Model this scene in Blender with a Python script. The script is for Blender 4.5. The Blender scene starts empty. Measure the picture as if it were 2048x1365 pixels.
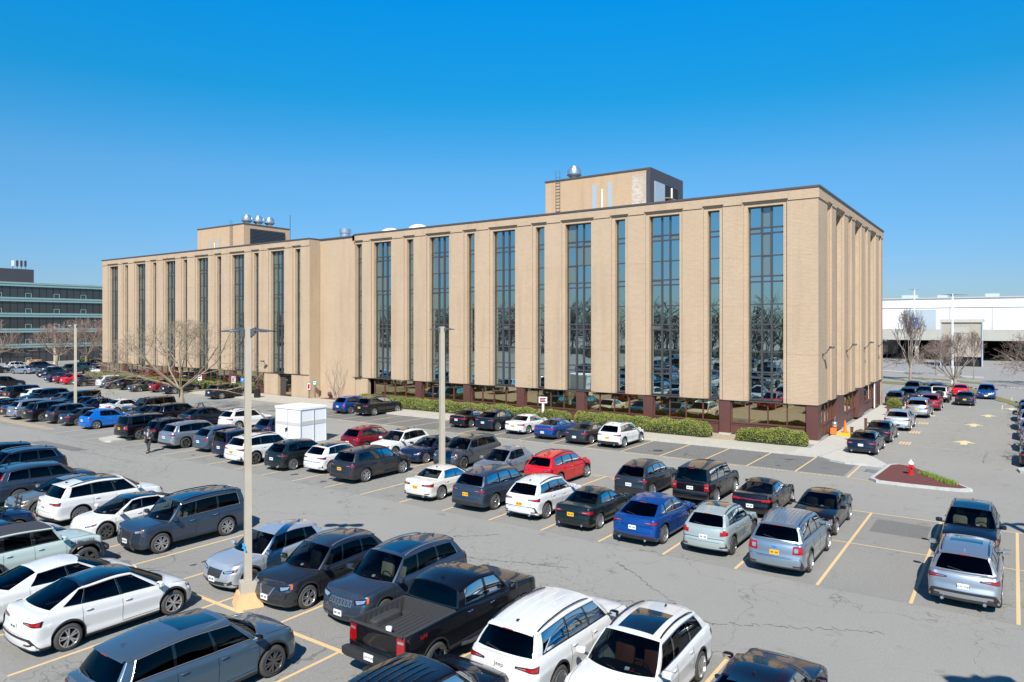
import bpy, math, random
from mathutils import Vector, noise
R=math.radians
SC=bpy.context.scene; C=SC.collection
rnd=random.Random(7)
# ---------------------------------------------------------------- materials
MATS={}
def newmat(name):
    m=bpy.data.materials.new(name); m.use_nodes=True
    nt=m.node_tree; b=nt.nodes['Principled BSDF']; MATS[name]=m
    return m,nt,b
def simple(name,col,rough=.6,metal=0.,coat=0.,spec=.5,var=0.,scale=3.):
    m,nt,b=newmat(name)
    b.inputs['Base Color'].default_value=(*col,1); b.inputs['Roughness'].default_value=rough
    b.inputs['Metallic'].default_value=metal; b.inputs['Coat Weight'].default_value=coat
    b.inputs['Specular IOR Level'].default_value=spec
    if var:
        tc=nt.nodes.new('ShaderNodeTexCoord'); n=nt.nodes.new('ShaderNodeTexNoise'); n.inputs['Scale'].default_value=scale
        n.inputs['Detail'].default_value=6
        mx=nt.nodes.new('ShaderNodeMix'); mx.data_type='RGBA'
        mx.inputs[6].default_value=(*[c*(1-var) for c in col],1); mx.inputs[7].default_value=(*[min(1,c*(1+var)) for c in col],1)
        nt.links.new(tc.outputs['Object'],n.inputs['Vector']); nt.links.new(n.outputs['Fac'],mx.inputs[0]); nt.links.new(mx.outputs[2],b.inputs['Base Color'])
    return m
def N(nt,t,**kw):
    n=nt.nodes.new(t)
    for k,v in kw.items():
        if k in n.inputs.keys(): n.inputs[k].default_value=v
        else: setattr(n,k,v)
    return n
def mixc(nt,fac,a,b):
    mx=nt.nodes.new('ShaderNodeMix'); mx.data_type='RGBA'
    for i,v in ((0,fac),(6,a),(7,b)):
        if hasattr(v,'links'): nt.links.new(v,mx.inputs[i])
        elif i==0: mx.inputs[0].default_value=v
        else: mx.inputs[i].default_value=(*v,1)
    return mx.outputs[2]
def ramp(nt,src,p0,p1):
    r=nt.nodes.new('ShaderNodeMapRange'); r.inputs['From Min'].default_value=p0; r.inputs['From Max'].default_value=p1
    nt.links.new(src,r.inputs['Value']); return r.outputs[0]
def math2(nt,op,a,b):
    m=nt.nodes.new('ShaderNodeMath'); m.operation=op
    for i,v in ((0,a),(1,b)):
        if hasattr(v,'links'): nt.links.new(v,m.inputs[i])
        else: m.inputs[i].default_value=v
    return m.outputs[0]

def mk_paint():
    m,nt,b=newmat('car_paint'); oi=N(nt,'ShaderNodeObjectInfo')
    nt.links.new(oi.outputs['Color'],b.inputs['Base Color']); nt.links.new(oi.outputs['Alpha'],b.inputs['Metallic'])
    b.inputs['Roughness'].default_value=.38; b.inputs['Specular IOR Level'].default_value=.15; b.inputs['Coat Weight'].default_value=1; b.inputs['Coat Roughness'].default_value=.025; b.inputs['Coat IOR'].default_value=1.52
    tc=N(nt,'ShaderNodeTexCoord'); n=N(nt,'ShaderNodeTexNoise',Scale=2.2,Detail=2.); nt.links.new(tc.outputs['Object'],n.inputs['Vector'])
    nt.links.new(ramp(nt,n.outputs['Fac'],.2,.9),b.inputs['Coat Roughness']); 
    r=[x for x in nt.nodes if x.bl_idname=='ShaderNodeMapRange'][-1]; r.inputs['To Min'].default_value=.015; r.inputs['To Max'].default_value=.05
    return m
mk_paint()
def mk_glass(name,tint,dark):
    m,nt,b=newmat(name); nt.nodes.remove(b); out=nt.nodes['Material Output']
    tr=N(nt,'ShaderNodeBsdfTransparent'); tr.inputs[0].default_value=(*tint,1)
    gl=N(nt,'ShaderNodeBsdfGlossy',Roughness=.02); gl.inputs[0].default_value=(.62,.68,.72,1)
    fr=N(nt,'ShaderNodeFresnel'); fr.inputs['IOR'].default_value=1.42
    mx=N(nt,'ShaderNodeMixShader'); nt.links.new(fr.outputs[0],mx.inputs[0]); nt.links.new(tr.outputs[0],mx.inputs[1]); nt.links.new(gl.outputs[0],mx.inputs[2])
    nt.links.new(mx.outputs[0],out.inputs[0]); return m
mk_glass('glass_clear',(.30,.36,.37),0); mk_glass('glass_tint',(.07,.085,.09),0)
mk_glass('lens',(.85,.88,.9),0)
simple('black_plastic',(.022,.023,.025),.5,var=.3,scale=6); simple('rubber',(.05,.048,.045),.85,var=.4,scale=12)
simple('gloss_black',(.006,.006,.007),.08,coat=1); simple('chrome',(.75,.77,.8),.12,metal=1)
simple('satin_silver',(.5,.52,.55),.3,metal=.9); simple('rim_silver',(.55,.56,.58),.28,metal=.85); simple('rim_dark',(.11,.11,.115),.3,metal=.6)
simple('lamp_red',(.30,.004,.006),.12,coat=1); simple('lamp_dark_red',(.05,.002,.004),.1,coat=1); simple('lamp_white',(.42,.45,.50),.12,coat=1,metal=.6); simple('lamp_amber',(.45,.09,.01),.15,coat=1)
simple('plate_yellow',(.85,.42,.02),.4); simple('plate_white',(.75,.76,.78),.4); simple('ink',(.01,.012,.04),.6); simple('orange',(.9,.18,.02),.5)
simple('seat_black',(.02,.02,.022),.7); simple('seat_beige',(.5,.42,.3),.7); simple('dash',(.015,.016,.018),.6); simple('seat_brown',(.16,.05,.03),.6); simple('seat_grey',(.2,.2,.2),.7)
simple('well',(.006,.006,.006),.95,spec=0.1); simple('cloth_top',(.035,.036,.045),.9,var=.2,scale=20)
simple('bedliner',(.034,.035,.038),.75,var=.3,scale=15)
PAL={'white':(.62,.62,.605,0),'pearl':(.60,.58,.52,0),'black':(.004,.004,.006,0),'navyblk':(.006,.011,.022,.2),'navy':(.012,.025,.07,.5),'blue':(.006,.062,.27,.45),
 'brightblue':(.003,.15,.55,.3),'char':(.045,.048,.055,.7),'grey':(.10,.11,.12,.7),'slate':(.05,.072,.105,.6),'steel':(.075,.125,.175,.5),'silver':(.42,.45,.48,.8),'silverb':(.34,.42,.48,.8),
 'paleg':(.36,.42,.41,.3),'red':(.55,.008,.012,.1),'dkred':(.22,.006,.012,.4),'burg':(.12,.008,.02,.4),'green':(.03,.045,.028,.2),'tan':(.40,.40,.33,.8),'dkplum':(.02,.008,.018,.5),'ltblue':(.05,.22,.42,.2),'bgreen':(.01,.018,.018,.4),'ice':(.5,.54,.58,.6),'rub':(.42,.50,.47,0)}
# ---------------------------------------------------------------- mesh helpers
class MB:
    def __init__(s): s.v=[];s.f=[];s.m=[]
    def add(s,vs,fs,mi=0):
        o=len(s.v); s.v+= [tuple(p) for p in vs]; s.f+=[tuple(i+o for i in f) for f in fs]; s.m+=[mi]*len(fs); return s
    def box(s,x0,x1,y0,y1,z0,z1,mi=0):
        v=[(x,y,z) for z in (z0,z1) for y in (y0,y1) for x in (x0,x1)]
        return s.add(v,[(0,2,3,1),(4,5,7,6),(0,1,5,4),(2,6,7,3),(0,4,6,2),(1,3,7,5)],mi)
    def grid(s,P,mi=0,flip=False):
        n=len(P);k=len(P[0]);v=[p for r in P for p in r];f=[]
        for i in range(n-1):
            for j in range(k-1):
                q=(i*k+j,i*k+j+1,(i+1)*k+j+1,(i+1)*k+j); f.append(q[::-1] if flip else q)
        return s.add(v,f,mi)
    def tube(s,pts,r,n=6,mi=0,r2=None,caps=True):
        pts=[Vector(p) for p in pts]; rs=[r+( (r2-r)*i/(len(pts)-1) if r2 is not None else 0) for i in range(len(pts))]
        rows=[]; a=None
        for i,p in enumerate(pts):
            d=(pts[min(i+1,len(pts)-1)]-pts[max(i-1,0)]); 
            if d.length<1e-9: d=Vector((0,0,1))
            d.normalize()
            if a is None: a=d.orthogonal().normalized()
            else:
                a=a-d*a.dot(d)
                a=a.normalized() if a.length>1e-6 else d.orthogonal().normalized()
            b=d.cross(a)
            rows.append([p+(a*math.cos(t)+b*math.sin(t))*rs[i] for t in [2*math.pi*k/n for k in range(n)]])
        o=len(s.v); s.v+=[tuple(q) for r_ in rows for q in r_]
        for i in range(len(rows)-1):
            for k in range(n):
                s.f.append((o+i*n+k,o+i*n+(k+1)%n,o+(i+1)*n+(k+1)%n,o+(i+1)*n+k)); s.m.append(mi)
        if caps:
            s.f.append(tuple(o+k for k in range(n))[::-1]); s.m.append(mi); e=o+(len(rows)-1)*n; s.f.append(tuple(e+k for k in range(n))); s.m.append(mi)
        return s
    def lathe(s,prof,n=20,axis='z',c=(0,0,0),mi=0):
        rows=[]
        for r,h in prof:
            row=[]
            for k in range(n+1):
                t=2*math.pi*(k%n)/n; a,b=r*math.cos(t),r*math.sin(t)
                row.append({'z':(c[0]+a,c[1]+b,c[2]+h),'y':(c[0]+a,c[1]+h,c[2]-b),'x':(c[0]+h,c[1]+a,c[2]+b)}[axis])
            rows.append(row)
        return s.grid(rows,mi,flip=True)
    def rbox(s,c,sz,e=.45,n=10,mi=0,rz=0,ry=0):
        # superellipsoid block
        rows=[];cr,sr=math.cos(rz),math.sin(rz);cp,sp=math.cos(ry),math.sin(ry)
        f=lambda w:math.copysign(abs(w)**e,w)
        for i in range(n//2+1):
            ph=-math.pi/2+math.pi*i/(n//2)
            row=[]
            for k in range(n+1):
                th=2*math.pi*(k%n)/n
                x=f(math.cos(ph))*f(math.cos(th))*sz[0]/2; y=f(math.cos(ph))*f(math.sin(th))*sz[1]/2; z=f(math.sin(ph))*sz[2]/2
                x,z=x*cp+z*sp,-x*sp+z*cp
                row.append((c[0]+x*cr-y*sr,c[1]+x*sr+y*cr,c[2]+z))
            rows.append(row)
        return s.grid(rows,mi)
    def prism(s,poly,z0,z1,mi=0):
        n=len(poly); v=[(x,y,z0) for x,y in poly]+[(x,y,z1) for x,y in poly]
        return s.add(v,[tuple(range(n))[::-1],tuple(range(n,2*n))]+[(i,(i+1)%n,n+(i+1)%n,n+i) for i in range(n)],mi)
    def mesh(s,name,mats,smooth=False,angle=None):
        me=bpy.data.meshes.new(name); me.from_pydata(s.v,[],s.f)
        for m in (mats if isinstance(mats,(list,tuple)) else [mats]): me.materials.append(MATS[m] if isinstance(m,str) else m)
        if max(s.m,default=0)>0: me.polygons.foreach_set('material_index',s.m)
        if smooth:
            me.polygons.foreach_set('use_smooth',[True]*len(me.polygons))
            if angle: me.set_sharp_from_angle(angle=R(angle))
        me.update(); return me
    def build(s,name,mats,parent=None,smooth=False,angle=None,loc=None,rz=0):
        o=bpy.data.objects.new(name,s.mesh(name,mats,smooth,angle)); C.objects.link(o)
        if parent: o.parent=parent
        if loc: o.location=loc
        if rz: o.rotation_euler=(0,0,rz)
        return o
def tag(o,label,cat,group=None):
    o['label']=label; o['category']=cat
    if group: o['group']=group
    return o
def thing(name,label,cat,loc=(0,0,0),rz=0,group=None):
    o=bpy.data.objects.new(name,None); C.objects.link(o); o.location=loc; o.rotation_euler=(0,0,rz); o.empty_display_size=.3
    return tag(o,label,cat,group)
def struct(o): o['kind']='structure'; return o
def text_mb(txt,size,extr=.003,align='CENTER'):
    cu=bpy.data.curves.new('t','FONT'); cu.body=txt; cu.size=size; cu.extrude=extr; cu.align_x=align; cu.align_y='CENTER'; cu.resolution_u=2
    o=bpy.data.objects.new('t',cu); C.objects.link(o)
    dg=bpy.context.evaluated_depsgraph_get(); me=bpy.data.meshes.new_from_object(o.evaluated_get(dg))
    mb=MB(); mb.add([tuple(v.co) for v in me.vertices],[tuple(p.vertices) for p in me.polygons])
    bpy.data.objects.remove(o); bpy.data.curves.remove(cu); bpy.data.meshes.remove(me); return mb
def xform(mb,fn): mb.v=[fn(*p) for p in mb.v]; return mb
def merge(a,b,mi=0): a.add(b.v,b.f,mi); return a
def spl(pts,x):
    # monotone-ish cubic through pts (sorted by x)
    if x<=pts[0][0]: return pts[0][1]
    if x>=pts[-1][0]: return pts[-1][1]
    n=len(pts)
    for i in range(n-1):
        if x<=pts[i+1][0]: break
    d=[(pts[k+1][1]-pts[k][1])/(pts[k+1][0]-pts[k][0]) for k in range(n-1)]
    def tan(k):
        if k==0: return d[0]
        if k==n-1: return d[-1]
        if d[k-1]*d[k]<=0: return 0
        return 2*d[k-1]*d[k]/(d[k-1]+d[k])
    h=pts[i+1][0]-pts[i][0]; t=(x-pts[i][0])/h; m0,m1=tan(i)*h,tan(i+1)*h
    return (2*t**3-3*t*t+1)*pts[i][1]+(t**3-2*t*t+t)*m0+(-2*t**3+3*t*t)*pts[i+1][1]+(t**3-t*t)*m1
# ---------------------------------------------------------------- cars
BASE=dict(L=4.6,W=1.86,H=1.68,wb=2.7,fo=.93,wr=.355,sill=.24,rf=.36,rx=.5,rr=.26,rrx=.34,bow=.10,bowr=.06,
 belt=[(-1,1.04),(-.75,1.10),(0,1.03),(.45,1.0),(.72,.95),(.9,.86),(1,.76)],cowl=1.09,xWS=1.22,xA=.86,xRf=.30,xRr=-1.62,xRW=-2.17,xD=-2.02,zRW=1.1,
 win=[(.74,-.02),(-.10,-.92),(-1.0,-1.72)],kick=.0,leanF=.62,leanR=.40,roofw=.70,bulge=.035,zrf=-.075,zrr=-.12,tuckR=.12,tuckF=.2,
 clad=.07,cladR=.30,cladcol='black_plastic',cladF=.12,glassr='glass_tint',
 hl=(.50,1.04,.67,.82),tl='wide',grille=(.40,.52,.76),intake=(.50,.30,.42),rim='rim_silver',spokes=5,rail=None,sun=False,plate='plate_white',rearplate_z=.74,
 spoiler=True,trim='gloss_black',seat='seat_black',exh=0,ribs=0,roofcol=None,mirr=True,ant=True,arch=1.2,wiper=True,wheelw=.225,taper=.12,dtap=.035,noseround=.0,crownf=None)
STY={
'suv':{},
'suv_small':dict(L=4.35,W=1.82,H=1.64,wb=2.62,fo=.86,xWS=1.15,xA=.80,xRf=.26,xRr=-1.52,xRW=-2.03,xD=-1.88,win=[(.68,-.04),(-.12,-.92),(-1.0,-1.5)],wr=.35),
'suvl':dict(L=4.98,W=1.97,H=1.78,wb=2.9,fo=.93,wr=.38,belt=[(-1,1.10),(-.75,1.15),(0,1.10),(.45,1.07),(.72,1.03),(.9,.94),(1,.82)],cowl=1.17,xWS=1.38,xA=1.02,xRf=.42,xRr=-1.95,xRW=-2.40,xD=-2.24,
  win=[(.9,.03),(-.05,-.95),(-1.03,-1.95)],zRW=1.2,sill=.27,leanR=.32,hl=(.53,1.07,.74,.89),grille=(.44,.56,.84),rearplate_z=.82),
'boxy':dict(taper=.05,dtap=.01,zrr=-.05,L=4.85,W=1.93,H=1.85,wb=2.78,fo=.90,wr=.385,rf=.24,rx=.32,rr=.18,rrx=.2,belt=[(-1,1.13),(-.75,1.15),(0,1.12),(.45,1.10),(.75,1.08),(.92,1.01),(1,.90)],cowl=1.2,xWS=1.25,xA=.98,xRf=.50,xRr=-2.12,xRW=-2.40,xD=-2.28,
  win=[(.84,.02),(-.06,-.98),(-1.07,-2.0)],zRW=1.2,sill=.33,leanF=.5,leanR=.14,roofw=.76,tuckR=.06,tuckF=.1,hl=(.52,.88,.82,.98),grille=(.42,.56,.92),rearplate_z=.9,crownf=.05),
'coupe':dict(L=4.85,W=1.95,H=1.64,wb=2.88,fo=.95,wr=.38,xWS=1.25,xA=.86,xRf=.25,xRr=-1.25,xRW=-2.2,xD=-1.95,zRW=1.12,leanR=.85,leanF=.7,win=[(.74,-.12),(-.2,-1.05),(-1.13,-1.6)],kick=.25),
'sedan':dict(L=4.75,W=1.84,H=1.45,wb=2.79,fo=.93,wr=.335,sill=.2,belt=[(-1,.93),(-.88,1.0),(-.5,.97),(0,.93),(.45,.90),(.72,.85),(.9,.75),(1,.64)],cowl=.99,xWS=1.2,xA=.78,xRf=.12,xRr=-1.0,xRW=-1.78,xD=-1.52,zRW=1.06,
  win=[(.66,-.14),(-.22,-1.1)],leanF=.72,leanR=.62,roofw=.66,zrf=-.05,zrr=-.06,clad=.04,cladR=.06,cladF=.08,hl=(.48,1.04,.57,.70),grille=(.36,.40,.62),intake=(.52,.24,.36),rearplate_z=.70,spoiler=False,glassr='glass_clear',exh=2,wiper=False,tl='sed'),
'fast':dict(L=4.70,W=1.84,H=1.43,wb=2.74,fo=.93,wr=.335,sill=.2,belt=[(-1,.96),(-.88,1.03),(-.5,1.0),(0,.94),(.45,.90),(.72,.84),(.9,.74),(1,.63)],cowl=.98,xWS=1.2,xA=.78,xRf=.1,xRr=-.75,xRW=-1.98,xD=-1.62,zRW=1.08,
  win=[(.66,-.14),(-.22,-1.15)],leanF=.74,leanR=.85,roofw=.66,zrf=-.05,zrr=-.08,clad=.04,cladR=.1,cladF=.08,hl=(.50,1.05,.60,.67),grille=(.46,.36,.58),intake=(.40,.24,.34),rearplate_z=.58,spoiler=False,glassr='glass_clear',wiper=False,tl='bar'),
'tesla':dict(L=4.75,W=1.92,H=1.62,wb=2.89,fo=.86,wr=.36,sill=.22,belt=[(-1,1.02),(-.88,1.10),(-.5,1.08),(0,1.02),(.45,.97),(.72,.90),(.9,.78),(1,.66)],cowl=1.02,xWS=1.5,xA=1.06,xRf=.42,xRr=-.8,xRW=-2.05,xD=-1.86,zRW=1.16,
  win=[(.96,.0),(-.08,-1.05),(-1.12,-1.62)],kick=.12,leanF=.8,leanR=.9,roofw=.64,zrf=-.05,zrr=-.06,clad=.07,cladR=.22,cladF=.1,hl=(.62,1.08,.66,.74),grille=None,intake=(.5,.26,.34),rearplate_z=.78,spoiler=False,
  roofcol='gloss_black',tl='wide',wiper=False,ant=False,rf=.46,rx=.6),
'tesla3':dict(L=4.70,W=1.85,H=1.44,wb=2.87,fo=.85,wr=.335,sill=.19,belt=[(-1,.93),(-.88,1.02),(-.5,.99),(0,.94),(.45,.88),(.72,.81),(.9,.70),(1,.58)],cowl=.93,xWS=1.45,xA=1.0,xRf=.35,xRr=-.75,xRW=-1.95,xD=-1.66,zRW=1.07,
  win=[(.9,-.02),(-.1,-1.12)],leanF=.82,leanR=.85,roofw=.64,zrf=-.05,zrr=-.06,clad=.05,cladR=.14,cladF=.08,hl=(.6,1.08,.57,.65),grille=None,intake=(.5,.22,.30),rearplate_z=.68,spoiler=False,wiper=False,ant=False,rf=.46,rx=.6,glassr='glass_tint',tl='sed'),
'hatch':dict(L=4.30,W=1.77,H=1.60,wb=2.61,fo=.83,wr=.34,sill=.2,belt=[(-1,1.0),(-.75,1.06),(0,.98),(.45,.95),(.72,.89),(.9,.79),(1,.68)],cowl=1.04,xWS=1.3,xA=.86,xRf=.2,xRr=-1.35,xRW=-2.0,xD=-1.82,zRW=1.08,
  win=[(.72,-.04),(-.12,-1.0)],kick=.2,leanF=.72,leanR=.5,hl=(.5,1.02,.64,.74),intake=(.45,.26,.38)),
'element':dict(taper=.02,dtap=.0,zrr=-.04,L=4.3,W=1.82,H=1.80,wb=2.58,fo=.84,wr=.35,rf=.2,rx=.26,rr=.14,rrx=.16,belt=[(-1,1.05),(0,1.05),(.45,1.04),(.75,1.0),(.92,.93),(1,.84)],cowl=1.12,xWS=1.2,xA=.94,xRf=.5,xRr=-1.95,xRW=-2.08,xD=-2.0,
  win=[(.8,-.05),(-.13,-.95),(-1.05,-1.8)],zRW=1.08,leanF=.45,leanR=.05,roofw=.79,tuckR=.04,tuckF=.08,cladR=.38,clad=.14,spoiler=False,tl='vert',crownf=.04),
'wrangler':dict(taper=.0,dtap=.0,zrr=-.04,L=4.55,W=1.64,H=1.86,wb=3.0,fo=.62,wr=.42,rf=.10,rx=.12,rr=.10,rrx=.10,bow=.02,bowr=.01,belt=[(-1,1.22),(0,1.22),(.4,1.21),(.8,1.17),(.93,1.12),(1,1.05)],cowl=1.26,xWS=.92,xA=.86,xRf=.48,xRr=-2.12,xRW=-2.26,xD=-2.22,
  win=[(.74,-.02),(-.14,-.95),(-1.1,-2.05)],zRW=1.22,sill=.52,leanF=.36,leanR=.08,roofw=.86,tuckR=.02,tuckF=.05,clad=0,cladR=0,cladF=0,hl=None,grille=(.62,.72,1.02),intake=None,rearplate_z=.9,spoiler=False,
  roofcol='cloth_top',flares=True,tl='vert',ant=False,trim='rubber',crownf=.05,wheelw=.27,arch=1.28,bulge=.01,spare=True),
'pickup':dict(taper=.0,dtap=.0,L=5.9,W=2.04,H=1.93,wb=3.75,fo=.98,wr=.42,rf=.26,rx=.34,rr=.12,rrx=.12,belt=[(-1,1.34),(-.3,1.34),(.0,1.28),(.3,1.25),(.6,1.24),(.8,1.22),(.94,1.16),(1,1.06)],cowl=1.34,xWS=1.55,xA=1.3,xRf=.72,xRr=-.72,xRW=-1.02,xD=-.94,
  win=[(1.14,.3),(.2,-.66)],zRW=1.34,sill=.5,leanF=.56,leanR=.16,roofw=.74,tuckR=.04,tuckF=.08,clad=.06,cladR=.0,cladF=.06,hl=(.62,.98,.92,1.08),grille=(.56,.66,1.06),intake=(.6,.5,.6),rearplate_z=.72,
  spoiler=False,bed=True,tlh=.5,tl='vert',wheelw=.26,wiper=False,crownf=.06,arch=1.2),
}
def tint(o,col):
    o.color=PAL[col] if isinstance(col,str) else col
RIMC={}
def rim_mesh(P):
    key=(P['rim'],P['spokes'],round(P['wr'],3))
    if key in RIMC: return RIMC[key]
    r=P['wr']*.70; mb=MB(); n=P['spokes']
    mb.lathe([(r+.004,.0),(r+.004,-.025),(r-.014,-.03),(r-.02,-.02),(r-.03,.06)],28,'y',mi=0)
    mb.lathe([(r-.028,.05),(.001,.055)],28,'y',mi=1)
    mb.lathe([(.001,-.022),(.035,-.02),(.05,.0),(.06,.03)],12,'y',mi=0)
    dbl = n<0; n=abs(n)
    for k in range(n):
        for off in ((-.16,.16) if dbl else (0,)):
            a=2*math.pi*k/n; b=a+off*1.2; c=a+off*.3
            w0=.022 if dbl else .055*5/n*1.1; w1=.018 if dbl else .042*5/n*1.1
            p0=Vector((math.cos(c)*.035,0,math.sin(c)*.035)); p1=Vector((math.cos(b)*(r-.012),0,math.sin(b)*(r-.012)))
            t=Vector((-math.sin(b),0,math.cos(b)))
            q=[p0-t*w0,p0+t*w0,p1+t*w1,p1-t*w1]; yo=[-.02,-.02,-.012,-.012]
            v=[(p.x,y,p.z) for p,y in zip(q,yo)]+[(p.x,.03,p.z) for p in q]
            mb.add(v,[(0,1,2,3),(0,4,5,1),(1,5,6,2),(2,6,7,3),(3,7,4,0)],0)
    RIMC[key]=mb.mesh('rim',[P['rim'],'well'],True,30); return RIMC[key]
TYC={}
def tyre_mesh(P):
    key=(round(P['wr'],3),P['wheelw'])
    if key in TYC: return TYC[key]
    r=P['wr'];w=P['wheelw'];ri=r*.70; mb=MB()
    mb.lathe([(ri-.01,.03),(ri,-.005),(ri+.015,-.012),(r-.05,-.014),(r-.02,.004),(r-.004,.03),(r,.05),(r,w-.05),(r-.02,w-.01),(ri,w)],32,'y')
    for k in range(3): 
        y=.06+k*(w-.12)/2; mb.lathe([(r+.0015,y-.006),(r+.0015,y+.006)],32,'y',mi=1)
    TYC[key]=mb.mesh('wheel',['rubber','well'],True,50); return TYC[key]
class Car:
    def __init__(s,style,**o):
        P=dict(BASE); P.update(STY[style]); P.update(o); s.P=P; s.style=style
        s.xf=P['wb']/2+P['fo']; s.xr=s.xf-P['L']; W2=P['W']/2; s.W2=W2
        s.belt=[(s.xf*t if t>=0 else -s.xr*t,z) for t,z in P['belt']]; s.belt.sort()
        # contour
        c=[]; yc=W2-P['rf']
        for i in range(13): y=yc*i/12; c.append((s.xf-P['bow']*(y/yc)**2,y))
        s.n1=12
        for i in range(1,13):
            t=math.pi/2*i/12; c.append((s.xf-P['bow']-P['rx']*(1-math.cos(t)**.85),yc+P['rf']*math.sin(t)**.9))
        xs=c[-1][0]; xe=s.xr+P['bowr']+P['rrx']; nS=40
        for i in range(1,nS+1):
            x=xs+(xe-xs)*i/nS; c.append((x,W2-.018*(2*(x-xe)/(xs-xe)-1)**2+.018*(1 if i in(0,) else 1)*0))
        e=c[-1][1]; y2=e-P['rr']
        for i in range(1,11):
            t=math.pi/2*i/10; c.append((xe-P['rrx']*(math.sin(t)**.9),y2+P['rr']*math.cos(t)**.85 if i<10 else y2))
        for i in range(1,11): y=y2*(1-i/10); c.append((s.xr+P['bowr']*(y/y2)**2,y))
        s.c=c; s.a=[0]
        for i in range(1,len(c)): s.a.append(s.a[-1]+math.dist(c[i],c[i-1]))
        s.S=s.a[-1]; s.s1=s.a[12]; s.xs=xs; s.xe=xe
    def cp(s,q):
        sg=1
        if q<0: q=-q; sg=-1
        q=min(q,s.S-1e-6); a=s.a
        lo,hi=0,len(a)-1
        while hi-lo>1:
            m=(lo+hi)//2
            if a[m]<=q: lo=m
            else: hi=m
        t=(q-a[lo])/(a[hi]-a[lo]); x=s.c[lo][0]*(1-t)+s.c[hi][0]*t; y=s.c[lo][1]*(1-t)+s.c[hi][1]*t
        def nn(i):
            p=s.c[max(i-1,0)] if i>0 else (s.c[1][0],-s.c[1][1]); r=s.c[min(i+1,len(s.c)-1)] if i<len(s.c)-1 else (s.c[-2][0],-s.c[-2][1])
            dx,dy=r[0]-p[0],r[1]-p[1]; l=math.hypot(dx,dy); return (-dy/l*-1,dx/l*-1)
        n0,n1=nn(lo),nn(hi); nx=n0[0]*(1-t)+n1[0]*t; ny=n0[1]*(1-t)+n1[1]*t; l=math.hypot(nx,ny)
        return x,y*sg,nx/l,ny/l*sg
    def sx(s,x):  # arc param of side point with given x
        lo,hi=s.s1*.5,s.S-.3
        for _ in range(40):
            m=(lo+hi)/2
            if s.cp(m)[0]>x: lo=m
            else: hi=m
        return lo
    def zsh(s,x): return spl(s.belt,x)
    def crown(s,x):
        P=s.P; cf=P['crownf'] if P['crownf'] is not None else max(.03,P['cowl']-s.zsh(P['xWS'])); cr=max(.015,P['zRW']-s.zsh(P['xRW']))
        if x>0: return cf*max(0,min(1,(s.xf-.15-x)/(s.xf-.15-P['xWS'])))**.55
        return cr*max(0,min(1,(x-s.xr-.05)/max(.08,(P['xRW']-s.xr-.05))))**.55
    def Zt(s,x,y):
        u=min(1,abs(y)/(s.W2-.05)); return s.zsh(x)+s.crown(x)*(1-u**2.4)
    def surf(s,q,z,off=0,zs=None):
        x,y,nx,ny=s.cp(q); P=s.P
        zt=s.zsh(max(min(x-nx*.12,s.xf),s.xr)); tau=max(0,min(1.05,(z-.2)/(zt-.2)))
        sd=spl([(0,.08),(.10,.022),(.18,.012),(.28,.030),(.42,.022),(.6,.006),(.69,.0),(.74,.014),(.86,.030),(.95,.05),(1,.078)],tau)
        fr=spl([(0,.13),(.15,.03),(.35,0),(.6,.03),(.8,.4*P['tuckF']),(.93,.75*P['tuckF']),(1,P['tuckF'])],tau)
        re=spl([(0,.12),(.12,.03),(.35,0),(.5,.01),(.56,.05*1),(.75,.25*P['tuckR']+.045),(.93,.7*P['tuckR']+.03),(1,P['tuckR']+.03)],tau)
        ins=sd*ny*ny+(fr if nx>0 else re)*nx*nx-off
        return (x-nx*ins,y-ny*ins,z)
    def zroof(s,x):
        P=s.P; return spl([(P['xRr']-.08,P['H']+P['zrr']),((P['xRf']+P['xRr'])/2+.1,P['H']),(P['xRf']+.05,P['H']+P['zrf'])],x)
    def Zr(s,x,y):
        w=s.W2*s.P['roofw']; return s.zroof(x)-.055*min(1.1,abs(y)/w)**3
    def samples(s):
        P=s.P; ss=set()
        for i in range(0,23): ss.add(round(s.sx(s.xs)*i/22,5))
        xs=s.xs
        while xs>s.xe: ss.add(round(s.sx(xs),5)); xs-=.13
        se=s.sx(s.xe)
        for i in range(0,15): ss.add(round(se+(s.S-se)*i/14,5))
        s.ra=P['wr']*P['arch']; W=[P['wb']/2,-P['wb']/2]; sp=[]
        ss={q for q in ss if all(abs(abs(s.cp(q)[0]-w)-s.ra)>.03 or abs(s.cp(q)[1])<.4 for w in W)}
        for w in W:
            ss={q for q in ss if abs(s.cp(q)[0]-w)>s.ra+.02 or abs(s.cp(q)[1])<s.W2*.5}
            for k in range(0,17):
                x=w+s.ra*math.cos(math.pi*k/16)*.9995; ss.add(round(s.sx(x),5))
            ss.add(round(s.sx(w+s.ra*1.004),5)); ss.add(round(s.sx(w-s.ra*1.004),5))
        for a,b in P['win']: ss.add(round(s.sx(a),5)); ss.add(round(s.sx(b),5))
        ss.add(round(s.sx(P['xA']),5)); ss.add(round(s.sx(P['xD']),5))
        L=sorted(ss); out=[L[0]]
        for q in L[1:]:
            if q-out[-1]>.0015: out.append(q)
        out[-1]=s.S-1e-6
        return out
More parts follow.
